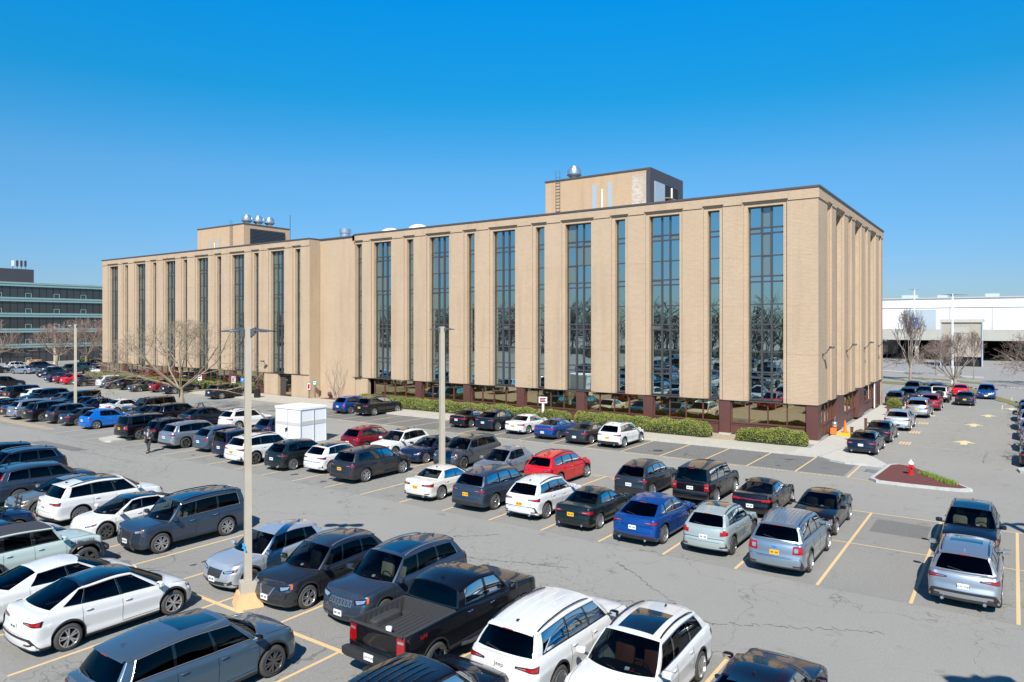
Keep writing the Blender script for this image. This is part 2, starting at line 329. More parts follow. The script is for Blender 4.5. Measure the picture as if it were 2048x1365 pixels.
    def build_shell(s):
        P=s.P; Q=s.samples(); s.Q=Q; sA=s.sx(P['xA']); sD=s.sx(P['xD']); s.sA,s.sD=sA,sD
        TR=[0,.06,.12,.18,.26,.34,.42,.52,.61,.67,.70,.73,.78,.86,.93,.97,1]; wA=s.W2-.10; wD=s.W2-.10-P['dtap']
        wR=s.W2*P['roofw']; bowW=P['xWS']-P['xA']; xRfs=P['xA']-P['leanF']; xRrs=P['xD']+P['leanR']
        rings=[[] for _ in TR]; s.zb=[]; cab=[];roof=[];zone=[]
        for q in Q:
            x,y,nx,ny=s.cp(q); zb=P['sill']
            if nx>.3: zb=P['sill']-.02+.0*nx
            if nx<-.3: zb=P['sill']+.06*abs(nx)
            for w in (P['wb']/2,-P['wb']/2):
                if abs(x-w)<=s.ra and abs(y)>s.W2*.6: zb=max(zb,P['wr']+math.sqrt(max(0,s.ra**2-(x-w)**2)))
            s.zb.append(zb)
            x1,y1,_=s.surf(q,s.zsh(x)); zt=s.Zt(x1,y1) if abs(nx)>.02 else s.zsh(x)
            for j,t in enumerate(TR): rings[j].append(s.surf(q,zb+(zt-zb)*t))
            # cabin base
            if q<sA-1e-4:
                f=.62*q/s.s1 if q<s.s1 else .62+.38*(q-s.s1)/(sA-s.s1)
                yc=wA*f; b=(P['xWS']-bowW*f**2.2,yc,None); zo='F'
                r=(P['xRf']-(P['xRf']-xRfs)*f**2.4,wR*f)
            elif q>sD+1e-4:
                sr=s.S-q; srD=s.S-sD; s2=P['W']/2-P['rr']; f=.66*sr/s2 if sr<s2 else .66+.34*(sr-s2)/(srD-s2)
                f=max(0,min(1,f)); b=(P['xRW']+(P['xD']-P['xRW'])*f**2.4,wD*f,None); zo='R'
                r=(P['xRr']+(xRrs-P['xRr'])*f**2.4,wR*(1-P['taper']*.5625)*f)
            else:
                zo='S'; u=(P['xA']-x)/(P['xA']-P['xD']); tp=P['taper']*max(0,u-.25)**2; b=(x,wA-(wA-wD)*u**2,None)
                xr=x-P['leanF']*max(0,1-u/.5)**1.5+P['leanR']*max(0,(u-.6)/.4)**1.5; r=(xr,wR*(1-tp))
            cab.append((b[0],b[1],s.Zt(b[0],b[1])+(.012 if zo=='S' else 0))); roof.append((r[0],r[1],s.Zr(*r))); zone.append(zo)
        s.rings,s.cab,s.roof,s.zone=rings,cab,roof,zone
        # stack of rings
        ST=list(rings); kind=['B']*len(rings)
        for k in (.05,.12,.22,.34,.46,.58,.7,.85,1.):
            row=[]
            for i,q in enumerate(Q):
                p=rings[-1][i]; c=cab[i]; x=p[0]+(c[0]-p[0])*k; y=p[1]+(c[1]-p[1])*k
                z=s.Zt(x,y)+(.012*k if zone[i]=='S' else 0)
                row.append((x,y,z if k<1 else c[2]))
            ST.append(row); kind.append('D')
        def cabp(i,t,inn=0):
            a,b=cab[i],roof[i]; z0=zone[i]; w=math.sin(math.pi*t)*P['bulge']+(.022 if .9<t<.99 else 0)-inn
            x=a[0]+(b[0]-a[0])*t; y=a[1]+(b[1]-a[1])*t; z=a[2]+(b[2]-a[2])*t
            if z0=='S': y+=w
            elif z0=='F': g=min(1,abs(a[1])/wA); x+=w*(1-g**3); y+=w*g**3; z+=w*.5
            else: g=min(1,abs(a[1])/wD); x-=w*(1-g**3); y+=w*g**3; z+=w*.5
            return (x,y,z)
        s.cabp=cabp
        def tbt(i):
            if zone[i]=='F': return .02,.955
            if zone[i]=='R': return .07,.90
            u=(P['xA']-cab[i][0])/(P['xA']-P['xD']); return .055+P['kick']*max(0,(u-.6)/.4)**1.5,.875
        s.tb=[tbt(i) for i in range(len(Q))]
        def rowt(k):
            r=[]
            for i in range(len(Q)):
                a,b=s.tb[i]; t={0:a,1:a+(b-a)*.33,2:a+(b-a)*.66,3:b,4:(b+1)/2,5:1}[k]; r.append(cabp(i,t))
            return r
        for k in range(6): ST.append(rowt(k)); kind.append('G' if 0<k<4 else 'C')
        nroof=len(ST)
        for k in (.02,.06,.14,.3,.55,.8,1.):
            row=[]
            for i in range(len(Q)):
                a=roof[i]; tx=max(min(a[0],P['xRf']-.35),P['xRr']+.3); x=a[0]+(tx-a[0])*k; y=a[1]*(1-k)
                row.append((x,y,s.Zr(x,y)))
            ST.append(row); kind.append('T')
        s.wmask=[]
        for i in range(len(Q)-1):
            m=None; xm=(cab[i][0]+cab[i+1][0])/2; ym=max(cab[i][1],cab[i+1][1])
            if zone[i]=='F' and zone[i+1]=='F' and ym<wA*.955: m='W'
            elif zone[i]=='R' and zone[i+1]=='R' and ym<wD*.93: m='R'
            elif zone[i]!='F' or zone[i+1]=='S':
                for j,(a,b) in enumerate(P['win']):
                    if b-.01<xm<a+.01 and cab[i][1]>wA*.9 and zone[i+1]!='R': m=j
            s.wmask.append(m)
        n=len(Q); N2=2*n-2
        mb=MB(); rf=MB(); G={}
        def full(row): return row+[(x,-y,z) for x,y,z in row[-2:0:-1]]
        F=[full(r) for r in ST]; mk=s.wmask+s.wmask[::-1]
        zf=zone
        V=[p for r in F for p in r]; faces=[];ff=[]
        for j in range(len(F)-1):
            for i in range(N2):
                i2=(i+1)%N2; half=i if i<n-1 else N2-1-i
                quad=(j*N2+i,j*N2+i2,(j+1)*N2+i2,(j+1)*N2+i)
                if kind[j+1]=='G' and mk[i] is not None: continue
                if P.get('bed') and kind[j+1]=='D' and zone[half]=='R' : continue
                if P['roofcol'] and (kind[j+1]=='T' or (P['roofcol']=='gloss_black' and kind[j+1]=='C' and j>26 and zone[half]!='S' and zone[min(half+1,n-1)]!='S')): ff.append(quad)
                else: faces.append(quad)
        mb.add(V,faces)
        if ff: rf.add(V,ff)
        s.body=mb; s.rf=rf if ff else None
        s.glass=[]
        for j in ['W','R']+list(range(len(P['win']))):
            for sg in ((1,-1) if isinstance(j,int) else (0,)):
                g=MB()
                idx=[i for i in range(len(s.wmask)) if s.wmask[i]==j]
                if not idx: continue
                cols=list(range(min(idx),max(idx)+2)); grid=[]
                for k in range(4):
                    row=[]
                    for i in cols:
                        a,b=s.tb[i]; row.append(cabp(i,a+(b-a)*k/3,.007))
                    if sg==0:
                        row=([(x,-y,z) for x,y,z in row[:0:-1]]+row) if j=='W' else (row+[(x,-y,z) for x,y,z in row[-2::-1]])
                    elif sg==-1: row=[(x,-y,z) for x,y,z in row]
                    grid.append(row)
                g.grid(grid); s.glass.append(('windshield' if j=='W' else 'rear_window' if j=='R' else 'side_window',j,g))
    def patch(s,mb,c,off=.008,nu=6,nv=3,mi=0,skirt=.02):
        # c: four (q,z) corners, counter-clockwise from low-front
        P=[]
        for a in range(nu+1):
            u=a/nu; row=[]
            for b in range(nv+1):
                v=b/nv; q=(c[0][0]*(1-u)+c[1][0]*u)*(1-v)+(c[3][0]*(1-u)+c[2][0]*u)*v; z=(c[0][1]*(1-u)+c[1][1]*u)*(1-v)+(c[3][1]*(1-u)+c[2][1]*u)*v
                row.append(s.surf(q,z,off))
            P.append(row)
        mb.grid(P,mi)
        edge=[(a,0) for a in range(nu+1)]+[(nu,b) for b in range(1,nv+1)]+[(a,nv) for a in range(nu-1,-1,-1)]+[(0,b) for b in range(nv-1,0,-1)]
        if skirt:
            top=[]; bot=[]
            for a,b in edge+edge[:1]:
                u=a/nu;v=b/nv; q=(c[0][0]*(1-u)+c[1][0]*u)*(1-v)+(c[3][0]*(1-u)+c[2][0]*u)*v; z=(c[0][1]*(1-u)+c[1][1]*u)*(1-v)+(c[3][1]*(1-u)+c[2][1]*u)*v
                top.append(s.surf(q,z,off)); bot.append(s.surf(q,z,off-skirt))
            mb.grid([top,bot],mi)
    def make(s,name,label,cat,col,lod=0,group=None,text=None):
        P=s.P; s.build_shell(); root=thing(name,label,cat,group=group); W2=s.W2; xf,xr=s.xf,s.xr; S=s.S
        body=s.body.build('body','car_paint',root,True,42); tint(body,col); s.paint=[body]
        def part(mb,nm,mat,par=root,sm=True,an=35):
            o=mb.build(nm,mat,par,sm,an)
            if mat=='car_paint': tint(o,col)
            return o
        if s.rf: part(s.rf,'roof',P['roofcol'])
        for nm,j,g in s.glass:
            part(g,nm,P['glassr'] if (j=='R' or (isinstance(j,int) and j>0)) else 'glass_clear')
        n=len(s.Q)
        # underbody and wheel wells
        ub=MB()
        for sg in (1,-1):
            A=[s.surf(q,zb) for q,zb in zip(s.Q,s.zb)]
            ub.grid([[ (x,y*sg,z) for x,y,z in A],[(x*.97,min(y,.5*W2)*sg,z) for x,y,z in A],[(x*.97,0,z) for x,y,z in A]])
        part(ub,'underbody','well',sm=False)
        # cladding
        if P['clad']>0:
            cl=MB()
            for sg in (1,-1):
                rows=[[],[],[],[]]
                for q,zb in zip(s.Q,s.zb):
                    x,y,nx,ny=s.cp(q); h=P['clad']+(P['cladR']*min(1,abs(nx)*1.3)**1.5 if nx<0 else P['cladF']*min(1,nx*1.2)**1.5)
                    arch=zb>P['sill']+.09
                    if arch: h=P['clad']*.8
                    h=max(.03,h)
                    z0=zb-.003
                    for r,(z,o) in enumerate(((z0,-.03),(z0,.012),(z0+h,.012),(z0+h+.004,-.015))):
                        p=s.surf(q,z,o); rows[r].append((p[0],p[1]*sg,p[2]))
                cl.grid(rows)
            part(cl,'cladding',P['cladcol'],sm=True)
        # lights
        for sg in (1,-1):
            if P['hl']:
                a,b,z0,z1=P['hl']; h=MB()
                c=[((a+.04)*sg,z0),(b*sg,z0+.08),(b*sg*1.05,z1+.08),((a-.02)*sg,z1-.035)]
                s.patch(h,c,.006,8,3,0)
                mid=lambda p,q,t:(p[0]*(1-t)+q[0]*t,p[1]*(1-t)+q[1]*t)
                s.patch(h,[mid(c[0],c[2],.12),mid(c[1],c[3],.30),mid(c[2],c[0],.28),mid(c[3],c[1],.1)],.010,6,2,1,0)
                s.patch(h,[mid(c[0],c[1],.82),mid(c[1],c[0],.03),mid(c[2],c[3],.06),mid(c[3],c[2],.8)],.011,2,2,2,0)
                part(h,'headlight',['rim_dark' if lod else 'gloss_black','lamp_white','lamp_amber'])
            elif s.style=='wrangler':
                h=MB(); h.lathe([(.001,.05),(.07,.045),(.095,.02),(.1,-.04)],16,'x',c=(xf-.02,sg*.56,.90)); part(h,'headlight','lamp_white')
            T=MB(); z=s.zsh(xr)+.0; t=P['tl']; f=lambda *c: [( (S-a)*sg,zz) for a,zz in c]
            if t=='wide': s.patch(T,f((.44,z-.115),(1.10,z-.17),(1.16,z-.03),(.44,z-.075)),.012,8,3,2); s.patch(T,f((.58,z-.115),(1.06,z-.14),(1.10,z-.05),(.58,z-.085)),.016,6,2,0,0); s.patch(T,f((.50,z-.10),(.72,z-.105),(.72,z-.088),(.50,z-.085)),.018,3,1,1,0)
            elif t=='sed': s.patch(T,f((.40,z-.15),(1.12,z-.18),(1.18,z-.03),(.40,z-.08)),.012,8,3,2); s.patch(T,f((.52,z-.15),(1.08,z-.165),(1.12,z-.045),(.52,z-.085)),.016,6,2,0,0); s.patch(T,f((.55,z-.125),(.75,z-.13),(.75,z-.105),(.55,z-.105)),.018,3,1,1,0)
            elif t=='bar': s.patch(T,f((.50,z-.18),(1.10,z-.15),(1.12,z-.05),(.50,z-.09)),.012,8,3,0); s.patch(T,f((-.02,z-.13),(.50,z-.13),(.50,z-.095),(-.02,z-.095)),.012,6,1,0)
            elif t=='block': s.patch(T,f((.60,z-.28),(1.0,z-.26),(1.02,z-.0),(.62,z-.02)),.014,6,3,0); s.patch(T,f((.66,z-.22),(.80,z-.21),(.80,z-.07),(.66,z-.08)),.018,3,2,1,0)
            elif t=='vert': th=P.get('tlh',.34); s.patch(T,f((.70,z-th),(.95,z-th+.01),(.95,z-.0),(.70,z-.0)),.014,4,4,0); s.patch(T,f((.73,z-.20),(.90,z-.20),(.90,z-.14),(.73,z-.14)),.018,3,1,1,0)
            elif t=='ell':
                s.patch(T,f((.62,z-.22),(1.0,z-.18),(1.0,z-.06),(.62,z-.08)),.014,6,3,0); s.patch(T,f((.72,z-.12),(.90,z-.1),(.90,z+.0),(.76,z+.0)),.016,4,3,0)
                i=[k for k in range(n) if s.zone[k]=='R' and s.cab[k][1]>(W2-.1)*.86][0:3]
                if len(i)>1:
                    g=[[ (lambda p:(p[0]-.012,(p[1]+.012)*sg,p[2]))(s.cabp(k,tt)) for tt in (0,.2,.4,.6,.75)] for k in i]; T.grid(g,0)
            if t!='none': part(T,'taillight',['lamp_red','lamp_white','lamp_dark_red'])
        if P['grille']:
            g=MB(); w,z0,z1=P['grille']
            s.patch(g,[(-w*.85,z0),(w*.85,z0),(w,z1),(-w,z1)],.005,14,4,0)
            if s.P.get('slots'):
                for k in range(7):
                    y=(-3+k)*w*.27; s.patch(g,[(y-w*.1,z0+.02),(y+w*.1,z0+.02),(y+w*.1,z1-.02),(y-w*.1,z1-.02)],.012,2,2,1,.02); s.patch(g,[(y-w*.06,z0+.04),(y+w*.06,z0+.04),(y+w*.06,z1-.04),(y-w*.06,z1-.04)],.016,2,2,0,.01)
            else:
                for k in range(5): zz=z0+(z1-z0)*(k+.5)/5; ww=w*(.85+.15*(k+.5)/5)*.95; s.patch(g,[(-ww,zz-.006),(ww,zz-.006),(ww,zz+.006),(-ww,zz+.006)],.014,14,1,2,.01)
                if s.P.get('vchrome'): 
                    for sg in (1,-1): s.patch(g,[(sg*w*.45,z0-.03),(sg*w*.62,z0-.01),(sg*w*1.1,z1),(sg*w*.92,z1)],.022,2,6,1,.03)
                    s.patch(g,[(-w*.5,z0-.03),(w*.5,z0-.03),(w*.5,z0+.01),(-w*.5,z0+.01)],.022,6,1,1,.03)
                elif s.P.get('spindle'):
                    for sg in (1,-1): s.patch(g,[(sg*w*1.02,z0-.28),(sg*w*1.16,z0-.28),(sg*w*.86,z0+.08),(sg*w*.8,z0+.08)],.016,2,6,1,.03); s.patch(g,[(sg*w*.8,z0+.08),(sg*w*.86,z0+.08),(sg*w*1.05,z1),(sg*w*.98,z1)],.016,2,4,1,.03)
            part(g,'grille',['black_plastic','satin_silver','rim_dark'])
        if P['intake']:
            g=MB(); w,z0,z1=P['intake']; s.patch(g,[(-w*1.1,z0),(w*1.1,z0),(w,z1),(-w,z1)],.006,10,2,0)
            for sg in (1,-1): s.patch(g,[(sg*(w+.14),z0+.02),(sg*(w+.34),z0+.05),(sg*(w+.32),z1+.06),(sg*(w+.2),z1)],.006,4,3,0)
            part(g,'air_intake','black_plastic')
        # plates
        pz=P['rearplate_z']; 
        for q,zz,mat,nm in ((S,pz,P['plate'],'rear'),(0,.47 if P['sill']<.3 else .55,P.get('fplate',P['plate']),'front')):
            if nm=='front' and P.get('nofront'): continue
            x,y,_=s.surf(q-1e-5 if q else 0,zz+.075,.0); x2,_,_=s.surf(q-1e-5 if q else 0,zz-.075,0)
            d=-1 if nm=='rear' else 1; xx=(max(x,x2) if d>0 else min(x,x2))-(.155 if s.style=='pickup' and nm=='rear' else 0)
            pl=MB(); pl.box(min(xx,xx+d*.022),max(xx,xx+d*.022),-.155,.155,zz-.078,zz+.078)
            po=part(pl,'license_plate',mat,sm=False)
            if lod==0:
                if nm=='rear' and text:
                    tm=text_mb(text,.085,.001); xform(tm,lambda X,Y,Z:(xx+d*.026,-X,zz+Y-.005)); part(tm,'plate_text','ink',po,False)
                else:
                    tm=MB()
                    for k in range(7):
                        if k!=3: tm.box(xx+d*.0225,xx+d*.026,-.12+k*.036,-.12+k*.036+.022,zz-.03,zz+.035)
                    part(tm,'plate_text','ink' if mat=='plate_white' else 'ink',po,False)
        # reflectors / bumper details
        if s.style not in('wrangler','pickup'):
            for sg in (1,-1):
                bd=MB(); s.patch(bd,[((S-.62)*sg,.40),((S-.88)*sg,.41),((S-.88)*sg,.45),((S-.62)*sg,.44)],.018,4,1,0)
                part(bd,'reflector','lamp_dark_red')
        if P['exh']:
            for sg in (1,-1):
                e=MB(); e.lathe([(.001,.02),(.035,.02),(.045,-.03),(.05,-.03),(.05,.1)],12,'x',c=(xr+.03,sg*.55,.30))
                part(e,'exhaust_pipe','chrome')
        # mirrors
        for sg in (1,-1):
            m=MB(); mx=P['xA']-.08; mz=s.zsh(mx)+.12
            big=1.35 if s.style=='pickup' else 1
            m.rbox((mx+.0,sg*(W2+.10),mz),(.16,.24,.15*big),.5,12,0,rz=sg*-.12)
            m.tube([(mx,sg*(W2-.10),mz-.06),(mx+.02,sg*(W2+.03),mz-.05)],.03,6,1)
            mm=P.get('mirmat','car_paint'); o=m.build('side_mirror',[mm,'black_plastic'],root,True,40); tint(o,col)
            g=MB(); g.add([(mx-.076*1.05,sg*(W2+.02),mz-.05),(mx-.076*1.05,sg*(W2+.19),mz-.05),(mx-.076*1.05,sg*(W2+.19),mz+.05),(mx-.076*1.05,sg*(W2+.02),mz+.05)],[(0,1,2,3)]); part(g,'mirror_glass','chrome',o,False)
        # wheels
        for wx in (P['wb']/2,-P['wb']/2):
            for sg in (1,-1):
                w=bpy.data.objects.new('wheel',tyre_mesh(P)); C.objects.link(w); w.parent=root
                out=W2-.02 if not P.get('flares') else W2+.13
                w.location=(wx,sg*out,P['wr']); w.rotation_euler=(0,rnd.random()*6,0 if sg<0 else math.pi)
                # tyre mesh extends from y=0 outward face to +w
                r=bpy.data.objects.new('rim',rim_mesh(P)); C.objects.link(r); r.parent=w
        # window trim, rails, handles, seams
        if lod<2:
            for sg in (1,-1):
                tr=MB()
                xs0,xs1=P['win'][0][0]+.05,P['win'][-1][1]-.03
                ids=[i for i in range(n) if s.zone[i]=='S' and xs1<=s.cab[i][0]<=xs0]
                for k in (0,1):
                    pts=[(lambda p:(p[0],(p[1]+.004)*sg,p[2]))(s.cabp(i,s.tb[i][k])) for i in ids]; tr.tube(pts,.010,5)
                i=ids[-1]; tr.tube([(lambda p:(p[0],(p[1]+.004)*sg,p[2]))(s.cabp(i,s.tb[i][0]*(1-t)+s.tb[i][1]*t)) for t in (0,.5,1)],.010,5)
                part(tr,'window_trim',P['trim'])
            for sg in (1,-1):
                pl=MB()
                for (a,b),(c2,d) in zip(P['win'][:-1],P['win'][1:]):
                    ids=[i for i in range(n) if s.zone[i]=='S' and c2-.001<=s.cab[i][0]<=b+.001]
                    if len(ids)>1: pl.grid([[(lambda p:(p[0],(p[1]+.004)*sg,p[2]))(s.cabp(i,s.tb[i][0]*(1-t)+s.tb[i][1]*t)) for t in (0,.33,.66,1)] for i in (ids[0],ids[-1])])
                part(pl,'pillar_trim','gloss_black')
        if lod==0:
            sm=MB()
            dx=[P['win'][0][0]+.16,(P['win'][0][1]+P['win'][1][0])/2,P['win'][1][1]-.04]
            for sg in (1,-1):
                for x in dx:
                    q=s.sx(x); zt=s.zsh(x); zlo=P['sill']+.12
                    for w in (P['wb']/2,-P['wb']/2):
                        if abs(x-w)<s.ra: zlo=max(zlo,P['wr']+math.sqrt(s.ra**2-(x-w)**2)+.03)
                    sm.tube([s.surf(q*sg,zlo+(zt-zlo)*k/8,.0005) for k in range(9)],.0045,4)
                sm.tube([s.surf(s.sx(dx[0]+(dx[2]-dx[0])*k/10)*sg,P['sill']+.12,.0005) for k in range(11)] if False else [s.surf(s.sx(dx[0]+(dx[1]-dx[0])*k/8)*sg,P['sill']+.13,.0005) for k in range(9)],.0045,4)
                # hood shut line
                hs=[]
                for k in range(9):
                    x=P['xWS']-.05+(xf-.30-P['xWS'])*k/8; y=(W2-.13)*(1-.10*(k/8)**3); hs.append((x,sg*y,s.Zt(x,y)+.002))
                sm.tube(hs,.005,4)
            x0=s.surf(0,s.zsh(xf-.2),0)[0]
            zc=s.zsh(xr)-.02
            if s.style!='pickup': sm.tube([s.surf((S-.62+1.24*k/10) if k<=5 else -(S-.62+1.24*(10-k)/10),P['rearplate_z']-.16,.0005) for k in range(11)],.005,4)
            part(sm,'door_seams','well')
            if P['rail']:
                pass
            for sg in (1,-1):
                for a,b in P['win'][:2]:
                    x=b+.12; q=s.sx(x); p=s.surf(q*sg,s.zsh(x)-.12,.02); h=MB(); h.rbox(p,(.2,.035,.035),.5,8); o=h.build('door_handle',P.get('handle','car_paint'),root,True); tint(o,col)
        if P['rail']:
            for sg in (1,-1):
                r=MB(); xa,xb=P['xRf']-.12,P['xRr']+.12; pts=[]
                for k in range(11):
                    x=xa+(xb-xa)*k/10; y=W2*P['roofw']*.93; h=.045*min(1,8*min(k/10,1-k/10)) ; pts.append((x,sg*y,s.Zr(x,y)+h))
                r.tube(pts,.022,6); part(r,'roof_rail',P['rail'])
        def zpatch(x0,x1,w0,w1,off,fn,nu=6,nv=8):
            g=[]
            for a in range(nu+1):
                x=x0+(x1-x0)*a/nu; w=w0+(w1-w0)*a/nu; g.append([(x,-w+2*w*b/nv,fn(x,-w+2*w*b/nv)+off) for b in range(nv+1)])
            return g
        if P['sun']:
            g=MB(); ln=P['sun'] if P['sun']>1 else .95
            g.grid(zpatch(P['xRf']-.14,P['xRf']-.14-ln,W2*.46,W2*.46,.004,s.Zr)); part(g,'sunroof','gloss_black')
        if P['ribs']:
            g=MB()
            for k in range(P['ribs']):
                y=(k-(P['ribs']-1)/2)*W2*1.12/P['ribs']; g.tube([(P['xRf']-.2-(P['xRf']-P['xRr']-.4)*t/8,y,s.Zr(P['xRf']-.2-(P['xRf']-P['xRr']-.4)*t/8,y)+(.0035 if 0<t<8 else -.01)) for t in range(9)],.014,6)
            o=part(g,'roof_ribs','car_paint')
        if P['spoiler']:
            g=MB(); w=W2*P['roofw']*.93; rows=[]
            for b in range(9):
                y=-w+2*w*b/8; x0=P['xRr']+.02+.06*(y/w)**2; z0=s.Zr(x0,y)
                rows.append([(x0+.06,y,z0+.008),(x0-.14,y,z0-.012),(x0-.17,y,z0-.03),(x0-.1,y,z0-.055),(x0+.0,y,z0-.05)])
            g.grid(rows); o=part(g,'spoiler','car_paint'); l=MB(); l.box(P['xRr']-.155,P['xRr']-.14,-.14,.14,s.Zr(P['xRr'],0)-.032,s.Zr(P['xRr'],0)-.016); part(l,'brake_light','lamp_red',o,False)
        if P['ant'] and lod<2:
            g=MB(); x=P['xRr']+.28; z=s.Zr(x,0); g.add([(x+.09,0,z),(x-.07,.03,z),(x-.07,-.03,z),(x-.05,0,z+.065),(x-.08,0,z+.06)],[(0,1,3),(0,3,2),(1,4,3),(2,3,4),(1,2,4)]); part(g,'antenna','gloss_black' if col in('white','pearl','red') else 'car_paint')
        if P['wiper'] and lod<2:
            g=MB(); i=[k for k in range(n) if s.zone[k]=='R'][-1]; a=s.cabp(i,s.tb[i][0]+.02,-.02); b=s.cabp(i,s.tb[i][0]+.14,-.02); g.tube([a,(b[0],.42,b[2])],.012,4); part(g,'rear_wiper','black_plastic')
        if lod==0 and s.style!='wrangler':
            g=MB()
            for y0,y1 in ((.55,-.05),(.0,-.6)):
                p=[]
                for k in range(4):
                    f=k/3; y=y0+(y1-y0)*f; x=P['xWS']-.02-(P['xWS']-P['xA'])*(abs(y)/(W2-.1))**2.2; p.append((x-.04-.10*f,y,s.Zt(x,y)+.03+.05*f))
                g.tube(p,.01,4)
            part(g,'wipers','black_plastic')
        # interior
        if lod<2:
            bl=s.zsh(0); sc=P['seat']; g=MB()
            rows=[(.12,2)]+[(-.82 if not P.get('bed') else -.42,1)]+([(-1.55,1)] if P['L']>4.9 and not P.get('bed') else [])
            for x,k in rows:
                if k==2:
                    for sg in (1,-1): g.rbox((x+.22,sg*.37,.55),(.55,.52,.2),.5,10); g.rbox((x-.12,sg*.37,bl-.10),(.17,.5,.66),.5,10,ry=-.2); g.rbox((x-.24,sg*.37,bl+.30),(.11,.26,.18),.6,8)
                else:
                    g.rbox((x+.2,0,.55),(.5,1.3,.2),.4,10); g.rbox((x-.12,0,bl-.14),(.17,1.3,.58),.4,10,ry=-.25)
                    for y in (-.4,.4): g.rbox((x-.22,y,bl+.2),(.1,.25,.15),.6,8)
            part(g,'seats',sc)
            d=MB(); x=P['xWS']; d.rbox((x-.42,0,P['cowl']-.17),(.62,W2*1.42,.26),.5,12)
            d.box(xr+.35,xf-.9,-W2+.16,W2-.16,.36,.42)
            stx=x-.62; pts=[(stx-.18*0+.05*math.sin(a),.37+.19*math.cos(a),P['cowl']-.06+.17*math.sin(a)) for a in [2*math.pi*k/14 for k in range(15)]]; d.tube(pts,.016,5)
            part(d,'dashboard','dash')
            st=MB(); a=[i for i in range(n) if s.zone[i]=='F'][4]
            p=s.cabp(a,.10,.012); q2=s.cabp(a+2,.10,.012); r2=s.cabp(a+2,.18,.012); t2=s.cabp(a,.18,.012); st.add([p,q2,r2,t2],[(0,1,2,3)])
            st.add([s.cabp(a+3,.10,.012),s.cabp(a+4,.10,.012),s.cabp(a+4,.17,.012),s.cabp(a+3,.17,.012)],[(0,1,2,3)],1)
            part(st,'window_sticker',['plate_white','lamp_red'],sm=False)
        if P.get('flares'):
            for wx in (P['wb']/2,-P['wb']/2):
                for sg in (1,-1):
                    g=MB(); rows=[]
                    for k in range(13):
                        t=math.pi*(k/12); c,sn=math.cos(t),math.sin(t); rr=s.ra; e=lambda w:math.copysign(abs(w)**.6,w)
                        x=wx+rr*1.05*e(c); z=P['wr']+.02+rr*.98*abs(sn)**.6
                        rows.append([(x,sg*(W2-.06),z+.05),(x,sg*(W2+.15),z+.04),(x,sg*(W2+.17),z+.01),(x*1+(-.03*c),sg*(W2+.15),z-.03),(x-.03*c,sg*(W2-.06),z-.03)])
                    g.grid(rows); part(g,'fender_flare','black_plastic')
            b=MB(); b.rbox((xf+.12,0,.62),(.26,1.62,.22),.35,12); b.rbox((xr-.05,0,.60),(.18,1.6,.2),.35,12); part(b,'bumper','black_plastic')
            if P.get('spare'):
                w=bpy.data.objects.new('spare_wheel',tyre_mesh(P)); C.objects.link(w); w.parent=root; w.location=(xr-.26,-.08,1.02); w.rotation_euler=(0,0,-math.pi/2)
                r=bpy.data.objects.new('rim',rim_mesh(P)); C.objects.link(r); r.parent=w
        if P.get('bed'):
            g=MB(); x0=P['xD']-.10; x1=xr+.10; y=W2-.13; fz=.95; zt=lambda x:s.zsh(x)
            # bed rails and inner walls
            def wall(sg):
                n_=20; rows=[[],[],[],[]]
                for k in range(n_+1):
                    x=x0+(x1-x0)*k/n_; rows[0].append((x,sg*(W2-.075),zt(x)-.006)); rows[1].append((x,sg*y,zt(x)+.012)); rows[2].append((x,sg*(y-.01),zt(x)-.02)); rows[3].append((x,sg*(y-.01-(.0 if k%2 else .02)),fz))
                g.grid(rows)
            wall(1); wall(-1)
            g.grid([[(x1,-W2+.06,zt(x1)-.004),(x1,W2-.06,zt(x1)-.004)],[(x1-.0,-W2+.06,zt(x1)+.012),(x1,W2-.06,zt(x1)+.012)],[(x1+.0,-y,zt(x1)+.012),(x1,y,zt(x1)+.012)],[(x1+.02,-y,fz),(x1+.02,y,fz)]])
            g.box(xr+.045,x1+.02,-W2+.12,W2-.12,zt(xr)-.02,zt(xr)+.012)
            g.box(x0-.02,x0+.02,-y,y,fz,zt(x0)+.01); g.box(x1,x0,-y,y,fz-.02,fz)
            for k in range(9):
                yy=-.6+k*.15; g.box(x1+.05,x0-.05,yy-.035,yy+.035,fz,fz+.018)
            for sg in (1,-1): g.rbox((-P['wb']/2,sg*(y-.13),fz+.08),(1.0,.3,.26),.4,14)
            part(g,'truck_bed','bedliner',sm=False)
            b=MB(); b.rbox((xr-.06,0,.66),(.22,W2*1.96,.24),.3,14); part(b,'bumper','black_plastic')
            for sg in (1,-1):
                g=MB(); g.tube([(.9,sg*(W2-.04),.46),(1.4,sg*(W2+.03),.44),(-.6,sg*(W2+.03),.44),(-.9,sg*(W2-.04),.46)],.05,6)
                part(g,'side_step','rim_dark')
            h=MB(); h.box(xr-.32,xr-.1,-.04,.04,.44,.52); part(h,'tow_hitch','black_plastic')
        for o in s.extra(root,col,part): pass
        return root
    def extra(s,root,col,part): return []
def clone(root,color=None,name=None):
    r=root.copy(); C.objects.link(r)
    def rec(src,dst):
        for ch in src.children:
            c=ch.copy(); C.objects.link(c); c.parent=dst
            if color and c.type=='MESH' and c.data.materials and any(m and m.name=='car_paint' for m in c.data.materials): c.color=PAL[color]
            rec(ch,c)
    rec(root,r); return r
